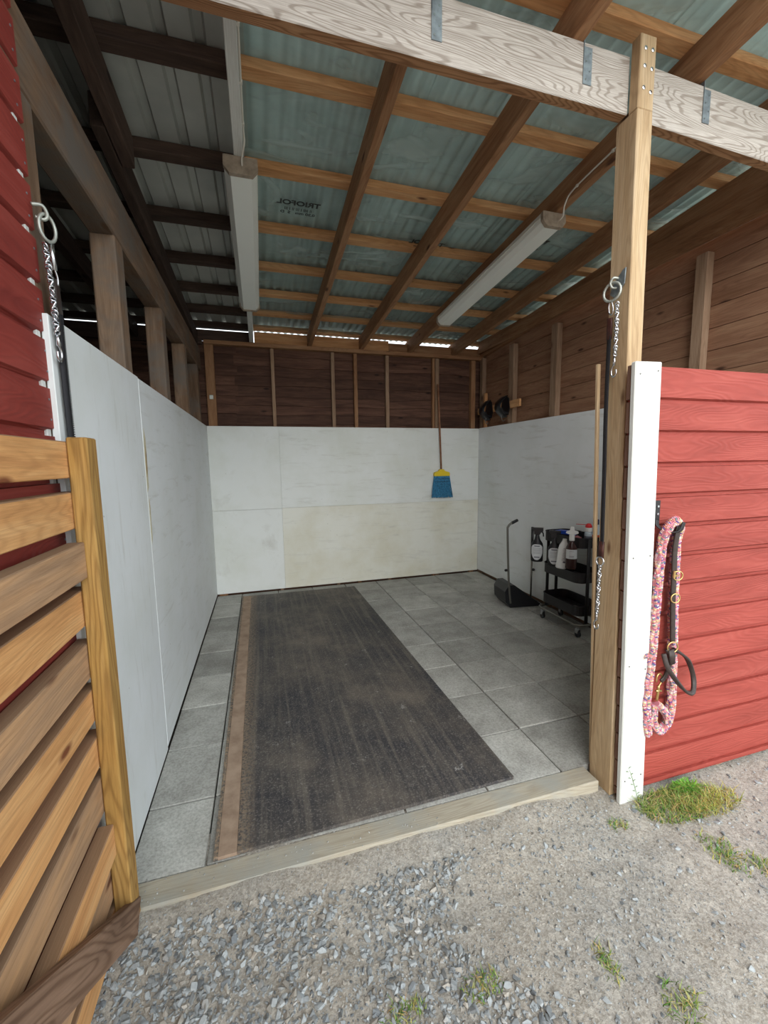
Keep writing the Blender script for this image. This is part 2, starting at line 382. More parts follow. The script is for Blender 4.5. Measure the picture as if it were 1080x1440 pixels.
def tube(name, pts, rad, mat, parent=None, seg=8, closed=False, flat=None, side=None, smooth=True, origin=None, **kw):
    V, F = tube_data(pts, rad, seg, closed, flat, side)
    c = Vector(origin) if origin is not None else sum((Vector(p) for p in pts), Vector())/len(pts)
    me = raw_mesh([v-c for v in V], F, smooth)
    bm = bmesh.new(); bm.from_mesh(me); bmesh.ops.recalc_face_normals(bm, faces=bm.faces[:]); bm.to_mesh(me); bm.free()
    return link(name, me, Matrix.Translation(c), parent, mat, **kw)
def merge(parts):
    V = []; F = []
    for v, fc in parts:
        o = len(V); V += list(v); F += [tuple(i+o for i in q) for q in fc]
    return V, F
def meshobj(name, VF, mat, parent=None, smooth=False, origin=None, **kw):
    V, F = VF; V = [Vector(v) for v in V]
    c = Vector(origin) if origin is not None else sum(V, Vector())/len(V)
    me = raw_mesh([v-c for v in V], F, smooth)
    bm = bmesh.new(); bm.from_mesh(me); bmesh.ops.recalc_face_normals(bm, faces=bm.faces[:]); bm.to_mesh(me); bm.free()
    return link(name, me, Matrix.Translation(c), parent, mat, **kw)
def lathe_data(c, prof, seg=20, sx=1, sy=1, Mx=None):
    """prof [(r,z)] about Z at c; sx, sy squash"""
    V = []; F = []; n = len(prof)
    for rr, z in prof:
        for k in range(seg):
            a = 2*math.pi*k/seg; V.append(Vector((rr*sx*math.cos(a), rr*sy*math.sin(a), z)))
    for i in range(n-1):
        for k in range(seg): F.append((i*seg+k, i*seg+(k+1) % seg, (i+1)*seg+(k+1) % seg, (i+1)*seg+k))
    F.append(tuple(range(seg))[::-1]); F.append(tuple((n-1)*seg+k for k in range(seg)))
    Mx = Mx or Matrix.Identity(3)
    return [Mx @ v+Vector(c) for v in V], F
def box_data(c, s, Mx=None):
    Mx = Mx or Matrix.Identity(3); V = [Mx @ Vector((x*s[0]/2, y*s[1]/2, z*s[2]/2))+Vector(c) for x in (-1, 1) for y in (-1, 1) for z in (-1, 1)]
    return V, [(0, 1, 3, 2), (4, 6, 7, 5), (0, 4, 5, 1), (2, 3, 7, 6), (0, 2, 6, 4), (1, 5, 7, 3)]
def prism_data(poly, y0, y1, axis='y'):
    """poly [(x,z)] extruded in Y (or [(y,z)] extruded in X)"""
    n = len(poly)
    if axis == 'y': V = [Vector((a, y0, b)) for a, b in poly]+[Vector((a, y1, b)) for a, b in poly]
    else: V = [Vector((y0, a, b)) for a, b in poly]+[Vector((y1, a, b)) for a, b in poly]
    return V, [tuple(range(n)), tuple(range(n, 2*n))[::-1]]+[(i, i+n, (i+1) % n+n, (i+1) % n) for i in range(n)]

ZR = lambda y: 3.043-0.065*y            # underside of the rafters
D = 3.42; WX = 3.31; H = 1.917; GZ = -0.05

# ================================================================== STRUCTURE
# ---- ground
nx, ny = 300, 150
X = np.linspace(-2.2, 5.2, nx); Y = np.linspace(-3.2, 0.15, ny); gx, gy = np.meshgrid(X, Y)
def vnoise(x, y, s, seed):
    rg = np.random.default_rng(seed); g = rg.random((64, 64)); xs = x*s % 63; ys = y*s % 63
    xi = np.floor(xs).astype(int); yi = np.floor(ys).astype(int); fx = xs-xi; fy = ys-yi; fx = fx*fx*(3-2*fx); fy = fy*fy*(3-2*fy)
    a = g[xi, yi]; b = g[(xi+1) % 64, yi]; c = g[xi, (yi+1) % 64]; d = g[(xi+1) % 64, (yi+1) % 64]
    return (a*(1-fx)+b*fx)*(1-fy)+(c*(1-fx)+d*fx)*fy
def gheight(x, y): return GZ + 0.030*np.clip((y+0.38)/0.2, 0, 1)*np.clip((1.95-x)/0.3, 0, 1) + 0.012*np.clip((y+0.2)/0.08, 0, 1)*np.clip((1.95-x)/0.3, 0, 1) + 0.022*(vnoise(x+9, y+9, 2.1, 1)-0.5) + 0.010*(vnoise(x+9, y+9, 9, 2)-0.5) + 0.006*(vnoise(x+9, y+9, 28, 3)-0.5)
gz = gheight(gx, gy)
V = np.stack([gx.ravel(), gy.ravel(), gz.ravel()], 1).tolist()
F = [(j*nx+i, j*nx+i+1, (j+1)*nx+i+1, (j+1)*nx+i) for j in range(ny-1) for i in range(nx-1)]
o0 = len(V)
V += [(-30, -30, -0.09), (30, -30, -0.09), (30, 30, -0.09), (-30, 30, -0.09)]; F.append((o0, o0+1, o0+2, o0+3))
link('ground', raw_mesh(V, F, True), None, None, M['ground'], kind='structure')

# ---- floor: sand bed with concrete slabs
floor = bx('floor', -0.1, 3.40, 0.0, 3.50, -0.12, -0.042, 'sand', bev=0, kind='structure')
xe = [0.0, 0.272] + [0.272+0.4*k for k in range(1, 8)] + [WX]
ye = [0.0, 0.345, 0.737, 1.125, 1.515, 1.905, 2.305, 2.70, 3.09, D]
for i in range(len(xe)-1):
    for j in range(len(ye)-1):
        x0, x1, y0, y1 = xe[i], xe[i+1], ye[j], ye[j+1]
        sh = 0.0 if (i < 4 or j > 4) else 0.0
        g = 0.0035
        L, wd = x1-x0-2*g, y1-y0-2*g
        dz = random.uniform(-0.003, 0.0)
        Mx = Matrix.Translation(((x0+x1)/2, (y0+y1)/2, -0.021+dz)) @ Matrix.Rotation(random.uniform(-.003, .003), 4, 'X') @ Matrix.Rotation(random.uniform(-.003, .003), 4, 'Y') @ Matrix.Rotation(random.uniform(-.004, .004), 4, 'Z')
        link('paving_slab', box_me(L, wd, 0.042, 0.003, 'slab'), Mx, floor)
bx('floor', -3.0, -0.12, -2.6, 3.50, -0.12, -0.03, 'sand', bev=0, kind='structure')

# ---- white plywood partition on the left
wl = empty('wall_left', (0, -0.1, 0), kind='structure')
bx('joint_bead', 0.0, 0.0022, 0.7525, 0.7575, 0.02, H-0.006, 'panel_white', wl)
bx('panel', -0.018, 0.0, 0.756, D, 0.012, H-0.004, 'panel_white', wl)
bx('panel', -0.018, 0.001, -0.125, 0.753, 0.0, H, 'panel_white', wl)
bx('panel', -0.135, -0.12, -0.1, D, 0.0, H-0.02, 'barn_plank', wl)
bx('corner_board', -0.12, -0.0185, -0.150, -0.128, -0.04, 2.5, 'white_painted_wood', wl)
for y0, y1 in ((0.65, 0.767), (1.535, 1.65), (2.37, 2.475), (3.10, 3.20)):
    o = bx('post', -0.118, -0.02, y0, y1, -0.03, 2.495, 'grey_post', wl, bev=0.006)
bx('post', -0.118, -0.02, -0.125, -0.03, -0.03, 2.495, 'grey_post', wl, bev=0.006)
bx('beam', -0.118, -0.02, -0.35, 3.43, 2.495, 2.72, 'grey_post', wl, bev=0.006)
# rust run beside the panel joint
for q_, (y, z0, z1, ww, th_, mt_) in enumerate(((0.785, 1.36, 1.68, 0.022, 0.0005, 'rust_pale'), (0.790, 1.44, 1.60, 0.012, 0.0009, 'rust'), (0.782, 1.10, 1.34, 0.013, 0.0005, 'rust_pale'), (0.785, 1.27, 1.33, 0.008, 0.0009, 'rust'))):
    meshobj('rust_stain', prism_data([(y-ww, z0), (y+ww*0.6, z0+0.03), (y+ww, z1-0.05), (y, z1), (y-ww*0.7, z1-0.08)], 0.0, th_, 'x'), mt_, wl)

# ---- back wall
wb = empty('wall_back', (0, 3.5, 0), kind='structure')
bx('panel', 0.0, 0.7592, D, D+0.018, 0.9775, H-0.004, 'panel_back', wb)
bx('panel', 0.760, WX, D, D+0.018, 0.981, H-0.004, 'panel_back', wb)
bx('panel', 0.0, 0.7592, D, D+0.018, 0.018, 0.9755, 'panel_back', wb)
bx('panel', 0.760, WX, D, D+0.018, 0.018, 0.9795, 'panel_cream', wb)
def waney(x0, x1, z0, z1, y, mat, parent):
    n = 14; L = x1-x0; low = []; top = []
    for i in range(n+1):
        x = -L/2+L*i/n
        low.append((x, (z0-z1)/2+random.uniform(-.012, .012)-0.016)); top.append((x, (z1-z0)/2))
    V = []; F = []
    for (x, z) in low: V += [(x, -0.026, z), (x, 0.011, z)]
    for (x, z) in top: V += [(x, -0.004, z), (x, 0.011, z)]
    m = 2*(n+1)
    for i in range(n):
        a = 2*i; F += [(a, a+2, m+a+2, m+a), (a+1, m+a+1, m+a+3, a+3), (a, a+1, a+3, a+2), (m+a, m+a+2, m+a+3, m+a+1)]
    F += [(0, m, m+1, 1), (2*n, 2*n+1, m+2*n+1, m+2*n)]
    me = raw_mesh(V, F); me.materials.append(M[mat])
    tilt = Matrix.Rotation(random.uniform(-.002, .002), 4, 'Y')
    link('plank', me, Matrix.Translation(((x0+x1)/2, y+0.004, (z0+z1)/2)) @ tilt, parent)
z = -0.04; k = 0
while z < 2.80:
    hh = random.uniform(0.095, 0.125) if z > 1.7 else 0.14
    waney(-3.0, 0.34, z, z+hh, 3.512+0.004*(k % 2), 'barn_plank', wb)
    waney(0.31, 3.42, z, z+hh, 3.512+0.004*((k+1) % 2), 'barn_plank', wb)
    z += hh-0.004; k += 1
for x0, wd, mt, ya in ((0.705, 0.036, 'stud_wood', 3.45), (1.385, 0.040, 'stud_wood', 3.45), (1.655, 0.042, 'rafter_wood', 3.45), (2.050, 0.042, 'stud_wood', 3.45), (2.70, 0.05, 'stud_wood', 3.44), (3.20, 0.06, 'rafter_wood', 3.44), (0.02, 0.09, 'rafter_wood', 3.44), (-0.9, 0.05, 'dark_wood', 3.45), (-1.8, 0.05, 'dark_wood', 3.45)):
    bx('stud', x0, x0+wd, ya, 3.497, -0.03, 2.775, mt, wb)
bx('stud', 2.665, 2.698, 3.455, 3.497, -0.03, 2.775, 'rafter_wood', wb)
bx('top_plate', 0.02, 3.36, 3.42, 3.497, 2.777, 2.818, 'rafter_wood', wb)
bx('top_plate', -3.0, 0.0, 3.44, 3.497, 2.777, 2.818, 'dark_wood', wb)
bx('blocking_board', 0.54, 2.10, 3.475, 3.492, 2.820, 2.948, 'purlin_wood', wb)
bx('blocking_board', 2.10, 3.40, 3.475, 3.492, 2.820, 2.925, 'rafter_wood', wb)
bx('blocking_board', -3.0, 0.50, 3.475, 3.492, 2.820, 2.935, 'dark_wood', wb)
bx('hook_plate', 0.045, 0.085, 3.432, 3.4395, 2.20, 2.245, 'cast_steel', wb)

# ---- right wall
wr = empty('wall_right', (3.4, 0, 0), kind='structure')
bx('panel', WX, WX+0.018, 1.0, D, 0.03, H, 'panel_white', wr)
bx('panel', WX, WX+0.018, -0.11, 0.997, 0.03, H, 'panel_white', wr)
zs = [-0.04]
while zs[-1] < 2.88: zs.append(zs[-1]+0.13925)
for i in range(len(zs)-1):
    z0, z1 = zs[i]+0.003, zs[i+1]-0.001
    # top edge follows the roof slope: the uppermost boards run shorter
    yb = 3.53
    prof = [(-0.012, z0-(z0+z1)/2), (0.010, z0-(z0+z1)/2), (0.010, (z1-z0)/2+0.012), (-0.009, (z1-z0)/2)]
    L = yb+0.16
    me = bm_mesh(extrude_profile(prof, L)); me.materials.append(M['wall_plank'])
    link('plank', me, Matrix.Translation((3.400+0.0, (yb-0.16)/2, (z0+z1)/2)) @ Matrix.Rotation(math.radians(90), 4, 'Z') @ Matrix.Rotation(math.pi, 4, 'Z') , wr)
bx('header', 3.292, 3.332, -0.78, 3.44, 2.855, 3.0, 'rafter_wood', wr)
for y0, wd in ((0.58, 0.075), (1.98, 0.085), (2.70, 0.095), (3.39, 0.06), (-0.1, 0.08)):
    bx('stud', WX+0.02, 3.388, y0, y0+wd, -0.03, 2.80, 'stud_wood', wr)
bx('batten', WX+0.015, 3.36, 3.30, 3.34, 1.90, 2.35, 'purlin_wood', wr)

# ---- siding helper
def siding(z0, z1, L, face, back=0.0, top=False):
    t = face; return [(back, z0), (t-0.014, z0), (t-0.014, z0+0.014), (t, z0+0.022), (t, z1), (back, z1)]
# right wing wall, red shiplap on the front
ww_ = empty('wall_front', (2.1, -0.14, GZ), kind='structure')
tops = [1.871]; zz = 1.727
while zz > -0.02: tops.append(zz); zz -= 0.1325
tops.append(-0.035)
for i in range(len(tops)-1):
    z1, z0 = tops[i], tops[i+1]; h2 = (z1-z0)
    prof = [(y, zq-(z0+z1)/2) for y, zq in siding(z0, z1-0.001, 1, 0.022)]
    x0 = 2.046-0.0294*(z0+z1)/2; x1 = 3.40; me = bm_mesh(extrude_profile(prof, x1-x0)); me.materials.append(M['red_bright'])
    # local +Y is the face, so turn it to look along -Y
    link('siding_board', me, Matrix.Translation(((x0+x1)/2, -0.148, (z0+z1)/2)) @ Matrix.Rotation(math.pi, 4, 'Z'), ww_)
    hcut = z0+0.018
    bx('board_end', x0-0.012, x0-0.0005, -0.169, -0.1475, z0+0.007, z1-0.001, 'brown_end', ww_, bev=0.002)
board('corner_board', (2.091, -0.1845, -0.052), (2.038, -0.1845, 1.880), 0.134, 0.024, 'white_painted_wood', ww_, up=(0, 1, 0), bev=0.004)
for x0 in (2.10, 2.68, 3.25):
    bx('stud', x0, x0+0.045, -0.1475, -0.06, -0.05, 1.86, 'stud_wood', ww_)
bx('panel', 2.10, 3.305, -0.055, -0.04, 0.0, 1.86, 'panel_white', ww_)
for zt in (1.83, 1.10, 0.60, 0.08):
    for xx in (2.045-0.027*zt, 2.135-0.027*zt):
        meshobj('nail', lathe_data((xx, -0.197, zt+random.uniform(-.02, .02)), [(0.0035, -0.001), (0.0035, 0.001)], 8, Mx=Matrix.Rotation(math.pi/2, 3, 'X')), 'grey_metal', ww_)

# red wall on the left, reaching towards the camera
wsd = empty('wall_side', (-0.02, -1.3, GZ), kind='structure')
zz = 2.506-0.1317*20; gl = []
while zz < 3.2: gl.append(zz); zz += 0.1317
for i in range(len(gl)-1):
    z0, z1 = gl[i], gl[i+1]
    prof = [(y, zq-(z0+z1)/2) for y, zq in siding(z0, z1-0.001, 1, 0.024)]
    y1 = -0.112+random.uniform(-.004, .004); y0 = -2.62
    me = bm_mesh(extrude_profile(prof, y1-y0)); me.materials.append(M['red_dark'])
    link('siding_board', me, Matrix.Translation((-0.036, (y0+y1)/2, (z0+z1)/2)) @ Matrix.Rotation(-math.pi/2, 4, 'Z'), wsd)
for i in range(7, len(gl)-1):
    for dz in (0.045, 0.10):
        meshobj('nail', lathe_data((-0.0115, -0.130-0.008*(i % 2), gl[i]+dz), [(0.003, -0.001), (0.003, 0.001)], 8, Mx=Matrix.Rotation(math.pi/2, 3, 'Y')), 'galv', wsd)
for y0 in (-2.6, -1.9, -1.2, -0.5):
    bx('stud', -0.10, -0.037, y0, y0+0.05, -0.05, 3.1, 'dark_wood', wsd)
bx('edge_batten', -0.055, -0.037, -0.125, -0.1125, 2.0, 3.05, 'stud_wood', wsd)

# unseen walls added to block light from the dark stall behind the partition
wf = empty('wall_light_block', (-3.0, 0, GZ), kind='structure')
for i in range(18):
    z0 = -0.05+i*0.18; bx('plank', -3.03, -3.0, -2.62, 3.53, z0+0.002, z0+0.178, 'barn_plank', wf)
    bx('plank', -3.0, -0.05, -2.66, -2.63, z0+0.002, z0+0.178, 'red_dark', wf)

# ---- ceiling: rafters, purlins, sheets, foil
ce = empty('ceiling', (1.5, 1.5, 3.1), kind='structure')
def rafter(x0, wd, ya, yb, mat, dz=0.0, h=0.145, name='rafter', slope=True):
    Mx, L = frame((x0+wd/2, ya, ZR(ya)+h/2+dz), (x0+wd/2, yb, ZR(yb)+h/2+dz))
    return link(name, box_me(L, wd, h, 0.003, mat), Mx, ce)
rafter(0.487, 0.046, -0.018, 3.55, 'white_painted_wood')
for x0 in (1.121, 1.729, 2.338, 2.929): rafter(x0, 0.046, -0.78, 3.55, 'rafter_wood')
rafter(3.345, 0.046, -0.78, 3.55, 'rafter_wood', dz=-0.0)
rafter(0.487, 0.046, -0.78, -0.075, 'rafter_wood')
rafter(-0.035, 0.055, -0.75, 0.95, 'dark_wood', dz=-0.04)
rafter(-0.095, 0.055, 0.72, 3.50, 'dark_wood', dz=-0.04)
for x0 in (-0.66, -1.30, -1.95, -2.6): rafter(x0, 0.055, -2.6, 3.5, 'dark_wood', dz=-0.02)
for k, yb in enumerate((-0.53, 0.02, 0.57, 1.12, 1.66, 2.17, 2.64, 3.08, 3.49)):
    ya = yb-0.07; zc = ZR((ya+yb)/2)+0.145+0.0225
    tilt = Matrix.Rotation(-0.065, 4, 'X')
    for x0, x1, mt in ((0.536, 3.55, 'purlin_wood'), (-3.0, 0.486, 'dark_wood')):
        Mx = Matrix.Translation(((x0+x1)/2, (ya+yb)/2, zc)) @ tilt
        link('purlin', box_me(x1-x0, 0.07, 0.045 if mt == 'purlin_wood' else 0.06, 0.003, mt), Mx if mt == 'purlin_wood' else Matrix.Translation((0, 0, -0.008)) @ Mx, ce)
for yb in (-2.4, -1.8, -1.2):
    link('purlin', box_me(2.9, 0.07, 0.045, 0.003, 'dark_wood'), Matrix.Translation((-1.53, yb, ZR(yb)+0.167)), ce)
# corrugated sheets (right) and ribbed sheets (left)
def sheet(xs_zs, ya, yb, dz, mat, name='roof_sheet'):
    V = []; F = []; n = len(xs_zs)
    for y in (ya, yb):
        for x, zq in xs_zs: V.append((x, y, ZR(y)+0.145+0.045+dz+zq))
    for i in range(n-1): F.append((i, i+1, n+i+1, n+i))
    c = Vector((xs_zs[0][0], ya, 3.1))
    me = raw_mesh([Vector(v)-c for v in V], F, True)
    o = link(name, me, Matrix.Translation(c), ce, mat)
    md = o.modifiers.new('thick', 'SOLIDIFY'); md.thickness = 0.001; md.offset = 1
    return o
def corr(x0, x1): 
    n = int((x1-x0)/0.0095); return [(x0+(x1-x0)*i/n, 0.011+0.0095*math.sin(2*math.pi*(x0+(x1-x0)*i/n)/0.076)) for i in range(n+1)]
xs = [0.512, 1.36, 2.21, 3.06, 3.60]
for i in range(4): sheet(corr(xs[i]-0.02, xs[i+1]+0.03), -0.85, 3.66, 0.001*i, M['sheet_right'])
def ribs(x0, x1):
    out = []; x = x0
    while x < x1-0.07:
        out += [(x, 0.0), (x+0.085, 0.0), (x+0.095, 0.022), (x+0.128, 0.022), (x+0.138, 0.0)]; x += 0.145
    return out+[(x1, 0.0)]
for i, (a, b) in enumerate(((-3.05, -1.88), (-1.90, -0.72), (-0.74, 0.51))): 
    o = sheet(ribs(a, b), -2.7 if i < 2 else -2.7, 3.64, 0.001*i, M['sheet_left'])
    for p in o.data.polygons: p.use_smooth = False
# foil, sagging between the purlins
nxp, nyp = 150, 170
V = []; F = []
for j in range(nyp+1):
    y = -0.80+(3.50+0.80)*j/nyp
    ph = ((y+0.03)/0.53) % 1.0
    for i in range(nxp+1):
        x = 0.54+(3.50-0.54)*i/nxp
        ek = 1.0+1.8*min(1, max(0, (y-2.1)/0.6))+(1.0 if x > 2.95 else 0)
        sag = 0.014*math.sin(math.pi*ph)**2*(0.4+1.2*float(vnoise(np.array(x+3), np.array(y+3), 2.2, 5)))
        wr_ = 0.010*ek*float(vnoise(np.array(x*1.4+y*.8+4), np.array(y*1.0-x*.3+6), 7, 6))*math.sin(math.pi*ph)
        V.append((x-2, y-1.5, ZR(y)+0.145+0.0445-sag-wr_-3.1))
for j in range(nyp):
    for i in range(nxp): F.append((j*(nxp+1)+i, j*(nxp+1)+i+1, (j+1)*(nxp+1)+i+1, (j+1)*(nxp+1)+i))
link('vapour_foil', raw_mesh(V, F, True), Matrix.Translation((2, 1.5, 3.1)), ce, M['foil'])
def text_mesh(body, size, extr=0.0004, bold=0.0):
    cu = bpy.data.curves.new('t', 'FONT'); cu.body = body; cu.size = size; cu.align_x = 'CENTER'; cu.extrude = extr; cu.offset = bold
    tmp = bpy.data.objects.new('t', cu); COL.objects.link(tmp)
    dg = bpy.context.evaluated_depsgraph_get(); me = bpy.data.meshes.new_from_object(tmp.evaluated_get(dg))
    bpy.data.objects.remove(tmp); bpy.data.curves.remove(cu); return me
tm = text_mesh('TRIOFOL', 0.066, bold=0.0022); tm2 = text_mesh('0.20 mm   S  D', 0.036, bold=0.001); tm3 = text_mesh('|| |||| | ||| || | |||', 0.03, bold=0.0008)
for (x, y) in ((0.85, 1.34), (1.80, 1.55), (2.56, 1.34), (2.68, -0.25)):
    for me, dy in ((tm, 0), (tm3, 0.045), (tm2, 0.085)):
        yy = y+dy; Mx = Matrix.Translation((x, yy, ZR(yy)+0.145+0.0445-0.031)) @ Matrix(((-1, 0, 0, 0), (0, -1, 0, 0), (0, 0, 1, 0), (0, 0, 0, 1)))
        link('foil_print', me, Mx, ce, M['foil_print'])

# ================================================================== TIMBER FRAME THINGS
beam = empty('roof_beam', (1.0, -0.05, 2.84), label='long weathered pale timber beam across the top of the stall opening', cat='beam')
board('timber', (-0.115, -0.0475, 2.9455), (1.994, -0.0475, 2.9455), 0.045, 0.205, 'glulam', beam, bev=0.003)
board('timber', (2.072, -0.0475, 2.938), (3.60, -0.0475, 2.885), 0.045, 0.205, 'glulam', beam, bev=0.003)
for x in (0.568, 1.185, 1.800, 2.405):
    zt = 3.05 if x < 2 else 3.035
    b = bx('bracket', x-0.026, x+0.012, -0.0735, -0.0708, zt-0.145, zt-0.02, 'galv', beam, bev=0)
    V1 = prism_data([(-0.0735, zt-0.02), (-0.0735, zt+0.05), (-0.03, zt+0.05), (-0.0735, zt-0.06)], x-0.026, x-0.023, 'x')
    meshobj('bracket_fin', V1, 'galv', b)
    for q in range(4):
        meshobj('nail', lathe_data((x-0.016+0.018*(q % 2), -0.0742, zt-0.13+0.03*q), [(0.0035, -0.001), (0.0035, 0.001)], 8, Mx=Matrix.Rotation(math.pi/2, 3, 'X')), 'steel', b)
post = empty('timber_post', (2.03, -0.06, GZ), label='square pale timber post holding up the beam beside the red wall', cat='post')
sh = bx('shaft', 1.995, 2.0715, -0.115, -0.015, -0.05, 2.838, 'post_wood', post, bev=0.003)
sh.data = sh.data.copy()
for v_ in sh.data.vertices:                     # the post flares and leans slightly towards its foot
    g_ = W[sh] @ v_.co; k_ = (2.838-g_.z)/2.888
    g_.x += 0.024*k_; g_.y += -0.026*k_ if g_.y < -0.06 else 0.0
    v_.co = W[sh].inverted() @ g_
bx('notched_head', 1.995, 2.0715, -0.115, -0.0715, 2.838, 3.095, 'post_wood', post, bev=0.003)
for q, (x, z) in enumerate(((2.018, 3.045), (2.052, 3.045), (2.018, 2.985), (2.052, 2.98), (2.018, 2.91), (2.052, 2.90))):
    meshobj('bolt', lathe_data((x, -0.117, z), [(0.0075, -0.002), (0.0075, 0.001), (0.004, 0.0025)], 10, Mx=Matrix.Rotation(math.pi/2, 3, 'X')), 'steel', post)
lb = board('edge_lath', (2.048, 0.006, 0.004), (1.980, 0.006, 1.91), 0.016, 0.014, 'post_wood', post, up=(0, 1, 0))
lb['label'] = 'thin rough lath nailed to the post\'s inner edge'

th = board('threshold', (0.0, -0.054, -0.03), (1.994, -0.054, -0.03), 0.104, 0.066, 'threshold_wood', bev=0.006, label='flat dusty timber sill between the gravel and the slabs', cat='threshold')
# curb under the right wing
board('sill_timber', (2.06, -0.088, -0.04), (3.3, -0.088, -0.04), 0.05, 0.02, 'stud_wood', ww_)

# ================================================================== MAT
mt = empty('rubber_mat', (0.95, 1.6, 0.0), label='long worn black rubber mat on the paving slabs', cat='mat')
corner = [(0.385, 0.008), (1.620, 0.025), (1.557, 3.24), (0.372, 3.262)]
def quadslab(name, q, z0, z1, mat, parent, nu=1, nv=24, jag=0.0):
    V = []; F = []
    for lev in (z0, z1):
        for j in range(nv+1):
            t = j/nv
            for i in range(nu+1):
                s = i/nu; a = Vector(q[0]).lerp(Vector(q[1]), s); b = Vector(q[3]).lerp(Vector(q[2]), s); p = a.lerp(b, t)
                jx = random.uniform(-jag, jag) if (0 < j < nv and lev == z1) else 0
                V.append((p.x+(jx if i == nu else 0), p.y, lev))
    m = (nu+1)*(nv+1)
    for j in range(nv):
        for i in range(nu):
            a = j*(nu+1)+i; F += [(m+a, m+a+1, m+a+nu+2, m+a+nu+1), (a, a+nu+1, a+nu+2, a+1)]
        a = j*(nu+1); F += [(a, m+a, m+a+nu+1, a+nu+1), (a+nu, a+2*nu+1, m+a+2*nu+1, m+a+nu)]
    for i in range(nu):
        F += [(i, i+1, m+i+1, m+i)]; a = nv*(nu+1)+i; F += [(a, m+a, m+a+1, a+1)]
    return meshobj(name, (V, F), mat, parent, origin=(0, 0, 0))
quadslab('mat_body', corner, 0.001, 0.016, 'rubber', mt)
o = quadslab('edge_strip', [(0.315, 0.006), (0.384, 0.008), (0.371, 3.262), (0.292, 3.27)], 0.001, 0.0145, 'strip', mt)
o['label'] = 'bare tan strip along the mat\'s left edge'
quadslab('edge_rim', [(0.300, 0.004), (0.3145, 0.006), (0.2915, 3.27), (0.278, 3.275)], 0.001, 0.018, 'rubber', mt)

# ================================================================== GATE (left)
gt = empty('slatted_gate', (0.05, -0.15, 0.0), label='orange slatted timber gate standing open along the dark red wall', cat='gate')
bx('gate_post', 0.036, 0.086, -0.190, -0.118, 0.015, 1.578, 'treated_post', gt, bev=0.004)
bx('gate_post', 0.036, 0.08, -2.02, -1.95, 0.02, 1.57, 'treated_post', gt, bev=0.004)
sl = [(1.467, 1.567, 0, 0), (1.325, 1.428, 0, 0), (1.185, 1.288, 1, 1), (1.040, 1.148, 0, 0), (0.882, 0.988, 0, 1), (0.747, 0.848, 0, 0), (0.598, 0.697, 0, 0), (0.450, 0.565, 0, 1), (0.307, 0.412, 2, 0), (0.150, 0.262, 0, 1), (0.015, 0.118, 0, 0)]
for z0, z1, proud, gr in sl:
    ox = 0.024 if proud else 0.0
    ye_ = -0.192 if proud else -0.135
    x1 = 0.0345+ox+random.uniform(-.002, .001) if proud else 0.0350
    o = bx('slat', -0.008+ox, x1 if proud else x1, -2.0, ye_, z0, z1, 'weathered_slat' if gr else 'orange_wood', gt, bev=0.0025)
    if gr: o['label'] = 'weathered brown slat'
b = board('brace', (0.0765, -0.150, 0.03), (0.0765, -1.18, 0.83), 0.028, 0.10, 'brace_wood', gt, up=(0, 0, 1), bev=0.003)
b['label'] = 'dark weathered diagonal brace'
for yy, z in ((-0.25, 1.53), (-0.25, 1.38)):
    pass

# ================================================================== LAMPS
def fixture(name, xc, ya, yb, label, n=0):
    t = empty(name, (xc, (ya+yb)/2, ZR((ya+yb)/2)-0.004), label=label, cat='lamp', group='strip lamps under the roof')
    ang = math.atan(-0.065); R3 = Matrix.Rotation(ang, 3, 'X'); L = (yb-ya)/math.cos(ang); c = Vector((xc, (ya+yb)/2, ZR((ya+yb)/2)))
    def pr(poly, y0, y1):
        V, F = prism_data(poly, y0, y1); return [R3 @ v+c for v in V], F
    meshobj('housing', pr([(-0.075, -0.004), (0.075, -0.004), (0.080, -0.030), (-0.080, -0.030)], -L/2, L/2), 'lamp_body', t)
    meshobj('diffuser', pr([(-0.076, -0.030), (0.076, -0.030), (0.073, -0.055), (0.050, -0.082), (-0.050, -0.082), (-0.073, -0.055)], -L/2+0.02, L/2-0.02), 'diffuser', t)
    for s in (-1, 1):
        y = s*(L/2-0.01); e = meshobj('end_cap', pr([(-0.080, -0.006), (0.080, -0.006), (0.082, -0.055), (0.055, -0.088), (-0.055, -0.088), (-0.082, -0.055)], y-0.012, y+0.012), 'lamp_end', t)
    return t
fixture('strip_lamp', 0.517, 0.79, 2.40, 'long white strip lamp under the white painted rafter')
fixture('strip_lamp', 2.325, 0.78, 2.37, 'long white strip lamp under the bare brown rafter on the right')
def cable(pts, label, clips, side):
    t = tube('lamp_cable', smooth_path(pts, 6), 0.0045, 'cable', None, 6, label=label, cat='cable')
    for p in clips: meshobj('clip', box_data(p, (0.012, 0.012, 0.012)), 'cable', t)
cable([(0.525, 0.80, ZR(.8)-0.05), (0.525, 0.755, ZR(.75)-0.035), (0.5400, 0.70, ZR(.70)-0.004), (0.5385, 0.64, ZR(.6)+0.01), (0.5385, 0.3, ZR(.3)+0.012), (0.5385, 0.02, ZR(0)+0.012)], 'thin white cable running along the white painted rafter', [(0.5385, 0.62, ZR(.62)+0.012), (0.5385, 0.42, ZR(.42)+0.012), (0.5385, 0.2, ZR(.2)+0.012)], 1)
cable([(2.35, 0.79, ZR(.79)-0.05), (2.355, 0.74, ZR(.74)-0.045), (2.335, 0.70, ZR(.7)-0.006), (2.333, 0.62, ZR(.62)+0.03), (2.332, 0.3, ZR(.3)+0.03), (2.332, -0.02, ZR(0)+0.03)], 'thin white cable running along the bare rafter on the right', [(2.332, 0.60, ZR(.6)+0.03), (2.332, 0.35, ZR(.35)+0.03)], 1)

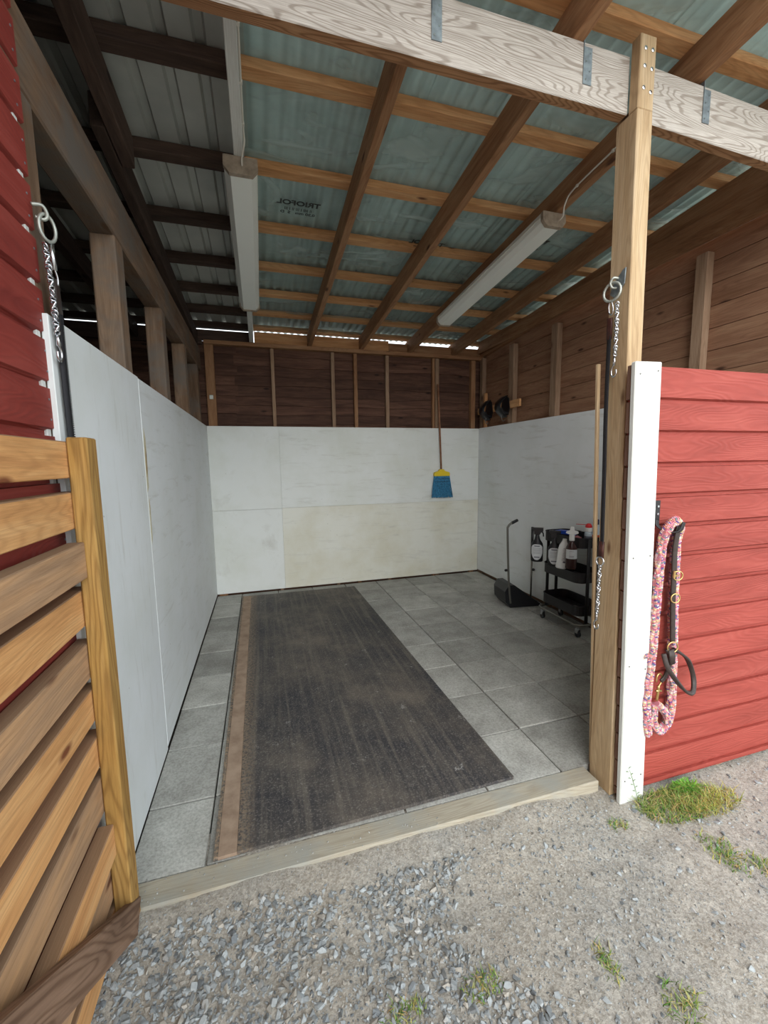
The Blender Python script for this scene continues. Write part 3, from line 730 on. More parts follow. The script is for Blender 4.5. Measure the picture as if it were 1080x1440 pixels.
# ================================================================== BROOM
br = empty('broom', (2.76, 3.39, 1.03), label='blue bristled broom with brown handle hanging on the back wall', cat='broom')
tube('handle', [(2.718, 3.402, 2.452), (2.740, 3.395, 1.9), (2.760, 3.388, 1.375)], 0.0115, 'handle_wood', br, 10)
meshobj('head', prism_data([(2.738, 1.395), (2.782, 1.395), (2.800, 1.372), (2.862, 1.355), (2.870, 1.330), (2.866, 1.308), (2.660, 1.308), (2.656, 1.330), (2.664, 1.355), (2.722, 1.372)], 3.362, 3.408), 'yellow', br)
rb = []; random.seed(3)
for k in range(150):
    s = k % 50/49.0; row = k//50; x0 = 2.664+0.204*s; x1 = 2.628+0.285*s+random.uniform(-.008, .008); y0 = 3.374+0.012*row
    rb.append(tube_data([(x0, y0, 1.310), ((x0+x1)/2, y0+random.uniform(-.002, .004), 1.18), (x1, y0-0.012+random.uniform(-.008, .008), 1.038+random.uniform(-.01, .012))], 0.0034, 4))
meshobj('bristles', merge(rb), 'broom_blue', br, kind='stuff')
for z_ in (1.275, 1.235): meshobj('stitching', box_data((2.767, 3.368, z_), (0.208+0.03*(1.255-z_)/0.05*0.3, 0.003, 0.004)), 'webbing', br)

# ================================================================== RACKS on the right wall
rb_ = bx('rack_board', WX-0.028, WX-0.003, 2.50, 3.41, 2.085, 2.165, 'purlin_wood', label='short pale board fixed across the studs behind the black rests', cat='board')
# stood off the wall studs
bx('spacer', WX-0.004, WX+0.02, 2.62, 2.72, 2.085, 2.165, 'purlin_wood', rb_)
for yc, lab in ((3.12, 'black curved tack rest on the wall, nearer the corner'), (2.76, 'black curved tack rest on the wall, nearer the opening')):
    t = empty('tack_rest', (WX-0.03, yc, 2.05), label=lab, cat='tack rest', group='black tack rests on the right wall')
    n = 14; outer = []; inner = []
    meshobj('back_plate', prism_data([(yc-0.055, 2.01), (yc+0.055, 2.01), (yc+0.085, 2.08), (yc+0.06, 2.20), (yc, 2.235), (yc-0.06, 2.20), (yc-0.085, 2.08)], WX-0.038, WX-0.0285, 'x'), 'black_plastic', t)
    tube('rim', [(WX-0.045-0.095*math.sin(math.pi*i/12), yc, 2.225-0.235*i/12) for i in range(13)], 0.01, 'black_plastic', t, 6, flat=(0.13, 0.012), side=(0, 1, 0))
    meshobj('cradle', prism_data([(WX-0.04, 2.02), (WX-0.10, 2.03), (WX-0.135, 2.09), (WX-0.115, 2.09), (WX-0.09, 2.05), (WX-0.04, 2.04)], yc-0.06, yc+0.06), 'black_plastic', t)
    tube('wire_hook', smooth_path([(WX-0.08, yc-0.02, 2.02), (WX-0.095, yc-0.02, 1.975), (WX-0.075, yc-0.02, 1.945), (WX-0.05, yc-0.02, 1.96)], 5), 0.004, 'grey_metal', t, 6)

# ================================================================== DUSTPAN
dp = empty('dustpan', (3.06, 2.2, 0), label='black long-handled dustpan standing on the slabs', cat='dustpan')
# pan: opens to the right, tall rounded back on the left; sides taper
pc = Vector((2.93, 2.16, 0.004)); ax = Vector((0.93, -0.12, 0)).normalized(); ay = Vector((0.12, 0.93, 0)).normalized()
def P(a, b, z): return pc+ax*a+ay*b+Vector((0, 0, z))
def pan_shell(off):
    rows = []
    for b in (-0.135+off, 0.135-off):
        rows.append([P(0.0+off, b, off), P(-0.05+off, b, 0.06), P(-0.06+off, b, 0.17), P(-0.02+off, b, 0.235-off), P(0.04, b, 0.235-off), P(0.13, b, 0.17-off), P(0.22, b, 0.10-off), P(0.345, b, 0.012), P(0.345, b, off)])
    return rows
A = pan_shell(0)
V = A[0]+A[1]; n = 9; F = []
F.append(tuple(range(n))); F.append(tuple(range(n, 2*n))[::-1])         # side walls
for i in range(0, 4): F.append((i, i+1, n+i+1, n+i))                    # rounded back and hood
F.append((8, 0, n, n+8)); F.append((4, 5, n+5, n+4))
o = meshobj('pan', (V, F), 'black_plastic', dp); md = o.modifiers.new('t', 'SOLIDIFY'); md.thickness = 0.005
md = o.modifiers.new('b', 'BEVEL'); md.width = 0.012; md.segments = 2
hx = Vector((2.905, 2.03, 0))
tube('pole', smooth_path([(hx.x+0.012, hx.y, 0.05), (hx.x-0.015, hx.y, 0.30), (hx.x-0.04, hx.y, 0.78), (hx.x-0.032, hx.y, 0.845), (hx.x-0.005, hx.y, 0.872), (hx.x+0.02, hx.y, 0.884)], 6), 0.0105, 'grey_metal', dp, 10)
tube('grip', [(hx.x+0.005, hx.y, 0.876), (hx.x+0.07, hx.y, 0.903)], 0.015, 'black_plastic', dp, 10)
meshobj('knob', lathe_data((hx.x-0.045, hx.y, 0.40), [(0.004, -0.02), (0.013, -0.012), (0.013, 0.008), (0.006, 0.014)], 12, Mx=Matrix.Rotation(math.pi/2, 3, 'Y')), 'black_plastic', dp)
# long-handled tool standing on end behind it
rk = empty('long_handled_tool', (3.285, 2.21, 0), label='thin pole with long black grip standing upright between dustpan and trolley', cat='tool')
tube('pole', [(3.283, 2.203, 0.0), (3.284, 2.205, 0.55)], 0.009, 'grey_metal', rk, 10)
tube('grip', [(3.284, 2.205, 0.50), (3.284, 2.207, 0.79)], 0.014, 'black_plastic', rk, 10)
meshobj('knob', lathe_data((3.292, 2.190, 0.33), [(0.004, -0.01), (0.015, 0.0), (0.013, 0.014)], 12, Mx=Matrix.Rotation(math.pi/2, 3, 'X')), 'black_plastic', rk)

# ================================================================== TROLLEY
tr = empty('trolley', (3.16, 1.45, 0), label='black three-tier metal trolley on castors by the right wall', cat='trolley')
TX0, TX1, TY0, TY1 = 3.02, 3.285, 1.22, 1.70
def rrect(x0, x1, y0, y1, rr, n=5):
    out = []
    for cx, cy, a0 in ((x1-rr, y1-rr, 0), (x0+rr, y1-rr, 90), (x0+rr, y0+rr, 180), (x1-rr, y0+rr, 270)):
        for i in range(n+1):
            a = math.radians(a0+90*i/n); out.append((cx+rr*math.cos(a), cy+rr*math.sin(a)))
    return out
def tray(z0, z1):
    o_ = rrect(TX0, TX1, TY0, TY1, 0.07); i_ = rrect(TX0+0.003, TX1-0.003, TY0+0.003, TY1-0.003, 0.068); n = len(o_)
    V = [(x, y, z0) for x, y in o_]+[(x, y, z1) for x, y in o_]+[(x, y, z1) for x, y in i_]+[(x, y, z0+0.004) for x, y in i_]; F = [tuple(range(n))[::-1]]
    for k in range(n):
        q = (k+1) % n; F += [(k, q, n+q, n+k), (n+k, n+q, 2*n+q, 2*n+k), (2*n+k, 2*n+q, 3*n+q, 3*n+k)]
    F.append(tuple(3*n+k for k in range(n)))
    t = meshobj('tray', (V, F), 'black_metal', tr)
    rm = rrect(TX0-0.001, TX1+0.001, TY0-0.001, TY1+0.001, 0.071); tube('tray_rim', [(x, y, z1) for x, y in rm], 0.004, 'black_metal', t, 6, closed=True)
for z0, z1 in ((0.185, 0.268), (0.468, 0.555), (0.765, 0.85)): tray(z0, z1)
for y in (TY0-0.012, TY1+0.012):
    for x in (3.10, 3.20) if y > 1.5 else (3.10, 3.20):
        tube('upright', [(x, y, 0.125), (x, y, 0.84)], 0.01, 'black_metal', tr, 8, flat=(0.03, 0.014), side=(1, 0, 0))
tube('base_frame', [(x, y, 0.118) for x, y in rrect(TX0-0.01, TX1+0.0, TY0-0.03, TY1+0.03, 0.06)], 0.011, 'grey_metal', tr, 8, closed=True)
for x, y in ((TX0+0.03, TY0+0.02), (TX0+0.03, TY1-0.0), (TX1-0.03, TY0+0.02), (TX1-0.03, TY1-0.0)):
    cst = meshobj('castor', merge([lathe_data((x, y, 0.085), [(0.010, -0.02), (0.010, 0.028)], 10), box_data((x-0.014, y, 0.06), (0.003, 0.03, 0.045)), box_data((x+0.014, y, 0.06), (0.003, 0.03, 0.045))]), 'steel', tr)
    meshobj('wheel', lathe_data((x, y, 0.0305), [(0.02, -0.011), (0.030, -0.008), (0.030, 0.008), (0.02, 0.011)], 18, Mx=Matrix.Rotation(math.pi/2, 3, 'Y')), 'black_plastic', cst)
ppr = bx('paper', 3.08, 3.2, 1.32, 1.45, 0.1895, 0.194, 'tray_paper', bev=0, label='flat grey paper scrap in the lowest trolley tray', cat='paper')

def Rm(yaw, lean=0.0): return Matrix.Rotation(yaw, 3, 'Z') @ Matrix.Rotation(lean, 3, 'Y')
YAW = math.radians(-38)                # label faces turned toward the opening
def spray(x, y, z, label, lean=0.0, yaw=YAW):
    t = empty('spray_bottle', (x, y, z), label=label, cat='bottle', group='black spray bottles on the trolley'); Rr = Matrix.Rotation(yaw, 3, 'Z') @ Matrix.Rotation(lean, 3, 'Y')
    c = Vector((x, y, z))
    meshobj('bottle_body', lathe_data(c, [(0.046, 0), (0.053, 0.008), (0.054, 0.14), (0.048, 0.17), (0.026, 0.205), (0.019, 0.235), (0.016, 0.255)], 22, 1, 0.62, Rr), 'black_plastic', t, smooth=True)
    hd = [(-0.028, 0.252), (0.022, 0.252), (0.03, 0.27), (0.05, 0.285), (0.05, 0.315), (-0.045, 0.315), (-0.05, 0.30), (-0.03, 0.285)]
    V, F = prism_data(hd, -0.014, 0.014); meshobj('spray_head', ([Rr @ v+c for v in V], F), 'black_plastic', t)
    V, F = tube_data([(0.035, 0, 0.285), (0.05, 0, 0.262), (0.052, 0, 0.235)], 0.006, 6); meshobj('trigger', ([Rr @ v+c for v in V], F), 'black_plastic', t)
    lab = []
    for k in range(13):
        s = -1+2*k/12; a = s*1.05; xx = 0.0545*math.sin(a); yy = -0.0545*0.62*math.cos(a)-0.0012
        top = 0.165-0.028*abs(s)**3; bot = 0.018+0.062*abs(s)**2.2; lab += [Vector((xx, yy, top)), Vector((xx, yy, bot))]
    lb_ = meshobj('label', ([Rr @ v+c for v in lab], [(2*k, 2*k+1, 2*k+3, 2*k+2) for k in range(12)]), 'label_white', t)
    for i, zq in enumerate((0.148, 0.128, 0.116, 0.104, 0.092, 0.08, 0.045)):
        ww = 0.024 if i in (0, 6) else 0.032; hh = 0.009 if i in (0, 6) else 0.0022; pts = []
        for k in range(7):
            xx = -ww+2*ww*k/6; a = math.asin(xx/0.0545); yy = -0.0545*0.62*math.cos(a)-0.0018; pts += [Vector((xx, yy, zq+hh/2)), Vector((xx, yy, zq-hh/2))]
        meshobj('print_line', ([Rr @ v+c for v in pts], [(2*k, 2*k+1, 2*k+3, 2*k+2) for k in range(6)]), 'print_grey', lb_)
spray(2.955, 1.685, 0.565, 'black spray bottle with white label hanging farthest left on the trolley')
spray(3.015, 1.525, 0.557, 'black spray bottle with white label half hidden behind the white bottle')
# a third sprayer behind, seen between the two, and its trigger
spray(3.10, 1.60, 0.557, 'black spray bottle mostly hidden between the two labelled ones', yaw=YAW+0.6)
# white bottle lying against the tray, leaning
c = Vector((2.962, 1.372, 0.575)); Rr = Matrix.Rotation(YAW, 3, 'Z') @ Matrix.Rotation(0.10, 3, 'Y')
t = empty('white_bottle', c, label='white plastic bottle leaning in front of the trolley\'s middle tray', cat='bottle')
meshobj('bottle_body', lathe_data(c, [(0.036, 0), (0.043, 0.008), (0.043, 0.035), (0.040, 0.045), (0.041, 0.17), (0.036, 0.20), (0.017, 0.243), (0.016, 0.258)], 22, 1, 0.7, Rr), 'white_plastic', t, smooth=True)
for i in range(8):
    zq = 0.08+0.014*i; meshobj('print_line', box_data(Rr @ Vector((0.012, -0.0292, zq))+c, (0.034-0.004*(i % 3), 0.0012, 0.002), Rr), 'print_grey', t)
meshobj('print_block', box_data(Rr @ Vector((0.018, -0.0285, 0.062))+c, (0.018, 0.0012, 0.014), Rr), 'print_grey', t)
# amber bottle with white pump
c = Vector((2.972, 1.262, 0.60)); Rr = Matrix.Rotation(YAW, 3, 'Z')
t = empty('pump_bottle', c, label='dark amber bottle with white pump head beside the white bottle', cat='bottle')
meshobj('bottle_body', lathe_data(c, [(0.040, 0), (0.045, 0.006), (0.045, 0.16), (0.040, 0.185), (0.020, 0.215), (0.016, 0.235)], 22, 1, 1, Rr), 'amber', t, smooth=True)
lab = []
for k in range(13):
    a = -1.15+2.3*k/12; lab += [Vector((0.0458*math.sin(a), -0.0458*math.cos(a), 0.165)), Vector((0.0458*math.sin(a), -0.0458*math.cos(a), 0.088))]
lb_ = meshobj('label', ([Rr @ v+c for v in lab], [(2*k, 2*k+1, 2*k+3, 2*k+2) for k in range(12)]), 'label_white', t)
for zq in (0.15, 0.112, 0.104): meshobj('print_line', box_data(Rr @ Vector((0.0, -0.0465, zq))+c, (0.035, 0.0012, 0.002), Rr), 'print_grey', lb_)
meshobj('pump_collar', lathe_data(c, [(0.018, 0.233), (0.021, 0.236), (0.021, 0.285), (0.015, 0.29)], 16, 1, 1, Rr), 'white_plastic', t)
V, F = prism_data([(-0.048, 0.297), (-0.04, 0.312), (-0.018, 0.318), (-0.013, 0.35), (0.013, 0.35), (0.018, 0.318), (0.045, 0.312), (0.048, 0.296), (0.025, 0.288), (-0.025, 0.288)], -0.012, 0.012)
meshobj('pump_head', ([Rr @ v+c for v in V], F), 'white_plastic', t)

# on the top tray
Z3 = 0.7695
c = Vector((3.17, 1.30, Z3)); t = empty('red_capped_bottle', c, label='small clear bottle with red and white cap on the top tray', cat='bottle')
meshobj('bottle_body', lathe_data(c, [(0.028, 0), (0.031, 0.005), (0.031, 0.10), (0.026, 0.125)], 16), 'clear_bottle', t, smooth=True)
meshobj('band', lathe_data(c, [(0.0325, 0.03), (0.0325, 0.085)], 16), 'print_grey', t)
meshobj('collar', lathe_data(c, [(0.028, 0.123), (0.030, 0.126), (0.030, 0.152), (0.026, 0.156)], 16), 'white_plastic', t)
meshobj('cap', lathe_data(c, [(0.026, 0.155), (0.026, 0.172), (0.016, 0.188), (0.012, 0.19)], 16), 'red_plastic', t)
tube('nozzle_straw', [c+Vector((-0.02, 0.01, 0.180)), c+Vector((-0.085, 0.05, 0.183))], 0.0025, 'red_plastic', t, 6)
c = Vector((3.19, 1.25, Z3)); c = Vector((3.215, 1.262, Z3)); t = empty('blue_capped_bottle', c+Vector((0.0, 0, 0)), label='cloudy bottle with navy cap and orange label, rightmost on the top tray', cat='bottle')
meshobj('bottle_body', lathe_data(c, [(0.030, 0), (0.034, 0.005), (0.034, 0.15), (0.022, 0.182), (0.016, 0.186)], 16), 'clear_bottle', t, smooth=True)
meshobj('label', lathe_data(c, [(0.0345, 0.035), (0.0345, 0.10)], 16), 'orange_label', t)
meshobj('cap', lathe_data(c, [(0.018, 0.183), (0.018, 0.225), (0.015, 0.228)], 14), 'navy_plastic', t)
c = Vector((3.10, 1.50, Z3+0.075)); t = empty('blue_brush', c, label='blue-backed brush lying across the top tray', cat='brush')
Rr = Matrix.Rotation(math.radians(62), 3, 'Z')
V, F = prism_data([(-0.10, 0.0), (0.10, 0.0), (0.098, 0.018), (0.04, 0.03), (-0.05, 0.03), (-0.098, 0.016)], -0.03, 0.03)
Rr2 = Matrix.Rotation(math.radians(-62), 3, 'Z'); meshobj('brush_back', ([Rr2 @ v+c for v in V], F), 'blue_plastic', t)
meshobj('bristles', box_data(c+Vector((0, 0, -0.035)), (0.18, 0.05, 0.068), Rr2), 'black_plastic', t, kind='stuff')
c = Vector((3.12, 1.38, Z3+0.03)); t = empty('pink_cloth', c, label='crumpled dusky pink cloth on the top tray by the white pump', cat='cloth')
bm = bmesh.new(); bmesh.ops.create_icosphere(bm, subdivisions=3, radius=0.045)
for v in bm.verts: v.co *= 0.8+0.35*random.random(); v.co.z *= 0.75
o = link('cloth_fold', bm_mesh(bm, smooth=True), Matrix.Translation(c+Vector((0, 0, 0.012))), t, M['pink_cloth'])
c = Vector((3.08, 1.43, Z3)); t = empty('black_tub', c, label='low black tub on the top tray behind the pump', cat='tub')
meshobj('tub_body', lathe_data(c+Vector((0.09, 0.03, 0)), [(0.05, 0), (0.056, 0.01), (0.06, 0.10), (0.054, 0.10), (0.05, 0.012)], 18), 'black_plastic', t, smooth=False)

# ================================================================== TIES (chains, straps)
def link_chain(parent, p0, p1, n, mat='steel', name='chain', sz=0.0115, wire=0.0028):
    """twisted curb chain: interlocked oval links, joined as one part made of many small links"""
    parts = []; p0 = Vector(p0); p1 = Vector(p1); d = (p1-p0).normalized()
    a = d.cross(Vector((0.3, 1, 0.1))).normalized(); b = d.cross(a)
    for i in range(n):
        c = p0.lerp(p1, (i+0.5)/n); rot = 0.9*i+0.5; s = a*math.cos(rot)+b*math.sin(rot); q = (d*0.75+s.cross(d)*0.5).normalized()
        half = (p1-p0).length/n*0.85
        pts = [c+q*half*math.cos(2*math.pi*k/10)+s*sz*0.62*math.sin(2*math.pi*k/10) for k in range(10)]
        parts.append(tube_data(pts, wire, 5, closed=True))
    return meshobj(name, merge(parts), mat, parent, smooth=True, kind='stuff')
def ring(name, c, R_, wire, normal, mat, parent, sx=1.0, seg=20):
    nrm = Vector(normal).normalized(); a = nrm.cross(Vector((0, 0, 1))).normalized(); b = nrm.cross(a); c = Vector(c)
    return tube(name, [c+a*R_*sx*math.cos(2*math.pi*k/seg)+b*R_*math.sin(2*math.pi*k/seg) for k in range(seg)], wire, mat, parent, 8, closed=True)
def snap(c_top, L, mat, parent, name='snap_hook', side=(0, 1, 0)):
    c = Vector(c_top); s = Vector(side)
    parts = [tube_data([c, c-Vector((0, 0, L*0.45))], [0.004, 0.006], 8)]
    hk = [c-Vector((0, 0, L*0.40)), c-Vector((0, 0, L*0.6))+s*0.012, c-Vector((0, 0, L*0.85))+s*0.013, c-Vector((0, 0, L))+s*0.002, c-Vector((0, 0, L*0.88))-s*0.011, c-Vector((0, 0, L*0.66))-s*0.010]
    parts.append(tube_data(smooth_path(hk, 4), 0.0036, 6)); return meshobj(name, merge(parts), mat, parent, smooth=True)
# right: on the post's left face
t = empty('tie_ring', (1.99, -0.06, 2.2), label='metal ring and screw plate fixed high on the timber post', cat='ring')
meshobj('screw_plate', prism_data([(-0.052, 2.165), (-0.100, 2.205), (-0.104, 2.265), (-0.092, 2.262), (-0.040, 2.215), (-0.030, 2.185)], 1.990, 1.9945, 'x'), 'galv', t)
tube('eye', smooth_path([(1.990, -0.07, 2.235), (1.972, -0.062, 2.238), (1.968, -0.052, 2.222), (1.974, -0.056, 2.203), (1.990, -0.064, 2.20)], 5), 0.005, 'cast_steel', t, 8)
ring('ring', (1.973, -0.058, 2.185), 0.036, 0.0055, (1, 0.25, 0), 'cast_steel', t)
t = empty('cross_tie', (1.985, -0.05, 1.1), label='black webbing tie with chains hanging down the post beside the opening', cat='tie', group='cross ties at the stall opening')
tube('carabiner', smooth_path([(1.972, -0.055, 2.152), (1.972, -0.068, 2.12), (1.974, -0.062, 2.095), (1.974, -0.048, 2.105), (1.972, -0.046, 2.135)], 5, True), 0.003, 'steel', t, 6, closed=True)
link_chain(t, (1.978, -0.083, 2.135), (1.979, -0.085, 2.03), 11); link_chain(t, (1.979, -0.085, 2.03), (1.981, -0.082, 1.925), 11)
snap((1.981, -0.080, 1.925), 0.085, 'steel', t)
tube('leather_tab', [(1.976, -0.050, 2.085), (1.980, -0.047, 2.055), (1.982, -0.045, 2.00)], 0.01, 'brown_leather', t, 8, flat=(0.026, 0.009), side=(0, 1, 0))
st = smooth_path([(1.982, -0.045, 2.01), (1.982, -0.047, 1.7), (1.982, -0.056, 1.4), (1.980, -0.064, 1.12)], 40)
tube('strap', st, 0.01, 'webbing', t, 4, flat=(0.017, 0.006), side=(0, 1, 0))
parts = []
for i, p in enumerate(st[::1]):
    parts.append(box_data(p+Vector((-0.0035, -0.009, 0)), (0.004, 0.004, 0.004)))
meshobj('strap_edge', merge(parts), 'webbing', t, kind='stuff')
tube('leather_tab', [(1.980, -0.062, 1.135), (1.977, -0.064, 1.10), (1.976, -0.065, 1.062)], 0.01, 'brown_leather', t, 8, flat=(0.028, 0.011), side=(0, 1, 0))
ring('ring', (1.972, -0.066, 1.047), 0.019, 0.0035, (1, 0.1, 0), 'steel', t)
link_chain(t, (1.973, -0.067, 1.025), (1.974, -0.062, 0.80), 24); snap((1.974, -0.061, 0.805), 0.075, 'steel', t)
# left: on the red wall's end
t = empty('tie_ring', (0.01, -0.12, 2.17), label='metal ring on the end of the dark red wall', cat='ring')
tube('eye', smooth_path([(-0.004, -0.140, 2.185), (0.016, -0.128, 2.190), (0.022, -0.118, 2.172), (0.014, -0.118, 2.160), (-0.004, -0.125, 2.162)], 5), 0.0045, 'cast_steel', t, 8)
ring('ring', (0.017, -0.112, 2.142), 0.034, 0.0045, (1, -0.5, 0), 'cast_steel', t, sx=0.7)
t = empty('cross_tie', (0.012, -0.09, 1.4), label='black webbing tie with chain hanging by the white partition on the left', cat='tie', group='cross ties at the stall opening')
meshobj('carabiner', merge([tube_data([(0.018, -0.103, 2.110), (0.018, -0.098, 2.040)], 0.0068, 8), tube_data(smooth_path([(0.018, -0.098, 2.045), (0.020, -0.088, 2.025), (0.018, -0.085, 2.005)], 4), 0.003, 6)]), 'steel', t, smooth=True)
link_chain(t, (0.014, -0.128, 2.095), (0.015, -0.118, 1.98), 13); link_chain(t, (0.015, -0.118, 1.98), (0.015, -0.112, 1.865), 13)
snap((0.015, -0.112, 1.868), 0.075, 'steel', t)
tube('leather_tab', [(0.016, -0.092, 2.02), (0.013, -0.082, 1.985), (0.013, -0.078, 1.93)], 0.01, 'black_leather', t, 8, flat=(0.032, 0.009), side=(0, 1, 0.1))
st = smooth_path([(0.012, -0.086, 1.965), (0.011, -0.084, 1.8), (0.011, -0.082, 1.58), (0.012, -0.081, 1.25)], 40)
tube('strap', st, 0.01, 'webbing', t, 4, flat=(0.032, 0.006), side=(0, 1, 0))
meshobj('strap_edge', merge([box_data(p+Vector((0.0035, 0.015, 0)), (0.004, 0.004, 0.0032)) for p in st]), 'webbing', t, kind='stuff')

# ================================================================== ROPE AND HALTER
hk = empty('wall_hook', (2.15, -0.16, 1.23), label='black two-screw hook on the bright red wall', cat='hook')
meshobj('back_plate', box_data((2.158, -0.171, 1.27), (0.026, 0.005, 0.10)), 'black_metal', hk)
for z_ in (1.295, 1.262): meshobj('screw', lathe_data((2.158, -0.1755, z_), [(0.005, -0.002), (0.005, 0.0015)], 10, Mx=Matrix.Rotation(math.pi/2, 3, 'X')), 'steel', hk)
tube('hook_arm', smooth_path([(2.157, -0.174, 1.235), (2.150, -0.186, 1.212), (2.175, -0.215, 1.192), (2.205, -0.240, 1.196), (2.222, -0.243, 1.232)], 6), 0.006, 'black_metal', hk, 8, flat=(0.018, 0.006), side=(1, 0, 0))
def rope_mat():
    N = NT('rope_yarn', 0.95); a = N.n('ShaderNodeAttribute'); a.attribute_name = 'tint'; N.col(a.outputs['Color']); return N.m
M['yarn'] = rope_mat()
YC = [lin(c) for c in ((204, 134, 148), (214, 186, 172), (212, 200, 150), (188, 104, 124), (104, 84, 150), (208, 154, 138), (220, 212, 204), (110, 136, 140), (206, 132, 122), (200, 160, 180), (206, 150, 160))]
def braid(name, pts, rad, parent, pitch=0.05, strands=8):
    """fat braided rope: core tube with strands wound both ways, each stitch its own colour"""
    path = smooth_path(pts, 10); d = [0.0]
    for i in range(1, len(path)): d.append(d[-1]+(path[i]-path[i-1]).length)
    L = d[-1]
    def at(s):
        s = max(0, min(L, s)); i = 1
        while i < len(d)-1 and d[i] < s: i += 1
        t = (s-d[i-1])/max(1e-9, d[i]-d[i-1]); p = path[i-1].lerp(path[i], t); tg = (path[i]-path[i-1]).normalized(); return p, tg
    V = []; F = []; C = []
    cv, cf = tube_data(path, rad*0.86, 8); V += cv; F += cf; C += [YC[0]]*len(cv)
    up = Vector((0.2, 1, 0.1))
    n = int(L/(pitch/9.0))
    for sgn in (1, -1):
        for k in range(strands):
            for i in range(n):
                if (i+k) % 2 == (0 if sgn > 0 else 1): continue
                s0 = L*i/n; s1 = L*(i+1.25)/n; col = YC[(k*3+i//3*(2 if sgn > 0 else 1)+random.choice((0, 0, 0, 1, 5))) % len(YC)]; seg = []
                for s in (s0, (s0+s1)/2, s1):
                    p, tg = at(s); a = (up-tg*up.dot(tg)).normalized(); b = tg.cross(a); an = sgn*2*math.pi*s/pitch+2*math.pi*k/strands
                    rr = rad*(1.06 if s == (s0+s1)/2 else 0.92); seg.append(p+a*rr*math.cos(an)+b*rr*math.sin(an))
                tv, tf = tube_data(seg, [rad*0.12, rad*0.2, rad*0.12], 4); o_ = len(V); V += tv; F += [tuple(q+o_ for q in fc) for fc in tf]; C += [col]*len(tv)
    # loose fibre ends
    for _ in range(int(L*170)):
        s = random.uniform(0, L); p, tg = at(s); a = Vector((random.gauss(0, 1), random.gauss(0, 1), random.gauss(0, 1))); a = (a-tg*a.dot(tg)).normalized()
        q = a.cross(tg)*0.0008; st_ = p+a*rad*0.95; en = st_+a*random.uniform(0.003, 0.010)+Vector((0, 0, -0.003)); o_ = len(V); V += [st_-q, st_+q, en]; F.append((o_, o_+1, o_+2)); C += [random.choice(YC)]*3
    c = Vector(pts[0]); me = raw_mesh([v-c for v in V], F, False)
    at_ = me.color_attributes.new('tint', 'FLOAT_COLOR', 'POINT'); at_.data.foreach_set('color', np.array(C, dtype=np.float32).ravel())
    return link(name, me, Matrix.Translation(c), parent, M['yarn'])
rp = empty('lead_rope', (2.2, -0.19, 0.25), label='thick multicoloured braided lead rope looped over the black hook', cat='rope')
yw = -0.196
braid('rope', [(2.134+0.022, yw, 0.262), (2.136, yw, 0.402), (2.141, yw, 0.524), (2.151, yw, 0.683), (2.155, yw, 0.88), (2.160, yw, 1.033), (2.163, yw-0.005, 1.150), (2.175, yw-0.02, 1.215), (2.205, yw-0.025, 1.236), (2.235, yw-0.018, 1.205), (2.244, yw, 1.142), (2.248, yw, 1.026), (2.254, yw, 0.869), (2.268, yw, 0.666), (2.281, yw, 0.458), (2.281, yw, 0.348), (2.258, yw, 0.285), (2.215, yw, 0.272), (2.182, yw, 0.330), (2.182, yw, 0.405)], 0.0172, rp)
braid('rope_loop', [(2.184, yw-0.012, 0.412), (2.215, yw-0.016, 0.385), (2.245, yw-0.014, 0.345), (2.262, yw-0.010, 0.305)], 0.014, rp)
braid('rope_tail', [(2.152, yw-0.005, 0.637), (2.120, yw-0.004, 0.643), (2.108, yw+0.012, 0.625), (2.110, yw+0.018, 0.598)], 0.009, rp, 0.03, 6)
sp = snap((2.184, yw-0.014, 0.54), 0.0, 'brass', rp) if False else None
meshobj('snap_hook', merge([tube_data(smooth_path([(2.182, yw-0.012, 0.43), (2.183, yw-0.015, 0.47), (2.184, yw-0.015, 0.50)], 3), [0.006]*7, 8), tube_data([(2.170, yw-0.016, 0.478), (2.200, yw-0.016, 0.474)], 0.005, 6),
    tube_data(smooth_path([(2.184, yw-0.015, 0.495), (2.198, yw-0.015, 0.515), (2.198, yw-0.015, 0.545), (2.184, yw-0.015, 0.556), (2.172, yw-0.015, 0.545), (2.170, yw-0.015, 0.52)], 4), 0.0035, 6)]), 'brass', rp, smooth=True)
hl = empty('halter', (2.22, -0.215, 0.66), label='dark leather halter with brass rings hanging beside the rope', cat='halter')
yh = -0.222
tube('cheek_strap', smooth_path([(2.222, yh-0.002, 1.222), (2.212, yh-0.003, 1.18), (2.209, yh, 1.106), (2.214, yh, 1.002), (2.217, yh, 0.904), (2.226, yh, 0.792), (2.234, yh, 0.700)], 5), 0.01, 'black_leather', hl, 8, flat=(0.026, 0.010), side=(1, 0, 0))
ring('brass_ring', (2.224, yh-0.010, 1.001), 0.020, 0.0028, (0.3, 1, 0), 'brass', hl); ring('brass_ring', (2.219, yh-0.010, 0.902), 0.020, 0.0028, (0.2, 1, 0), 'brass', hl); ring('brass_ring', (2.226, yh-0.008, 0.680), 0.024, 0.0028, (0.2, 1, 0), 'brass', hl)
meshobj('buckle', merge([box_data((2.205, yh-0.009, 1.008), (0.008, 0.005, 0.03)), box_data((2.215, yh-0.010, 1.002), (0.03, 0.004, 0.005))]), 'brass', hl)
tube('noseband', smooth_path([(2.182, yh-0.004, 0.655), (2.190, yh-0.020, 0.60), (2.218, yh-0.040, 0.545), (2.262, yh-0.050, 0.495), (2.318, yh-0.040, 0.470), (2.352, yh-0.020, 0.495), (2.352, yh-0.010, 0.545), (2.325, yh-0.005, 0.605), (2.285, yh-0.004, 0.640), (2.245, yh, 0.665)], 6), 0.01, 'black_leather', hl, 8, flat=(0.020, 0.012), side=(0.6, -0.5, -0.6))
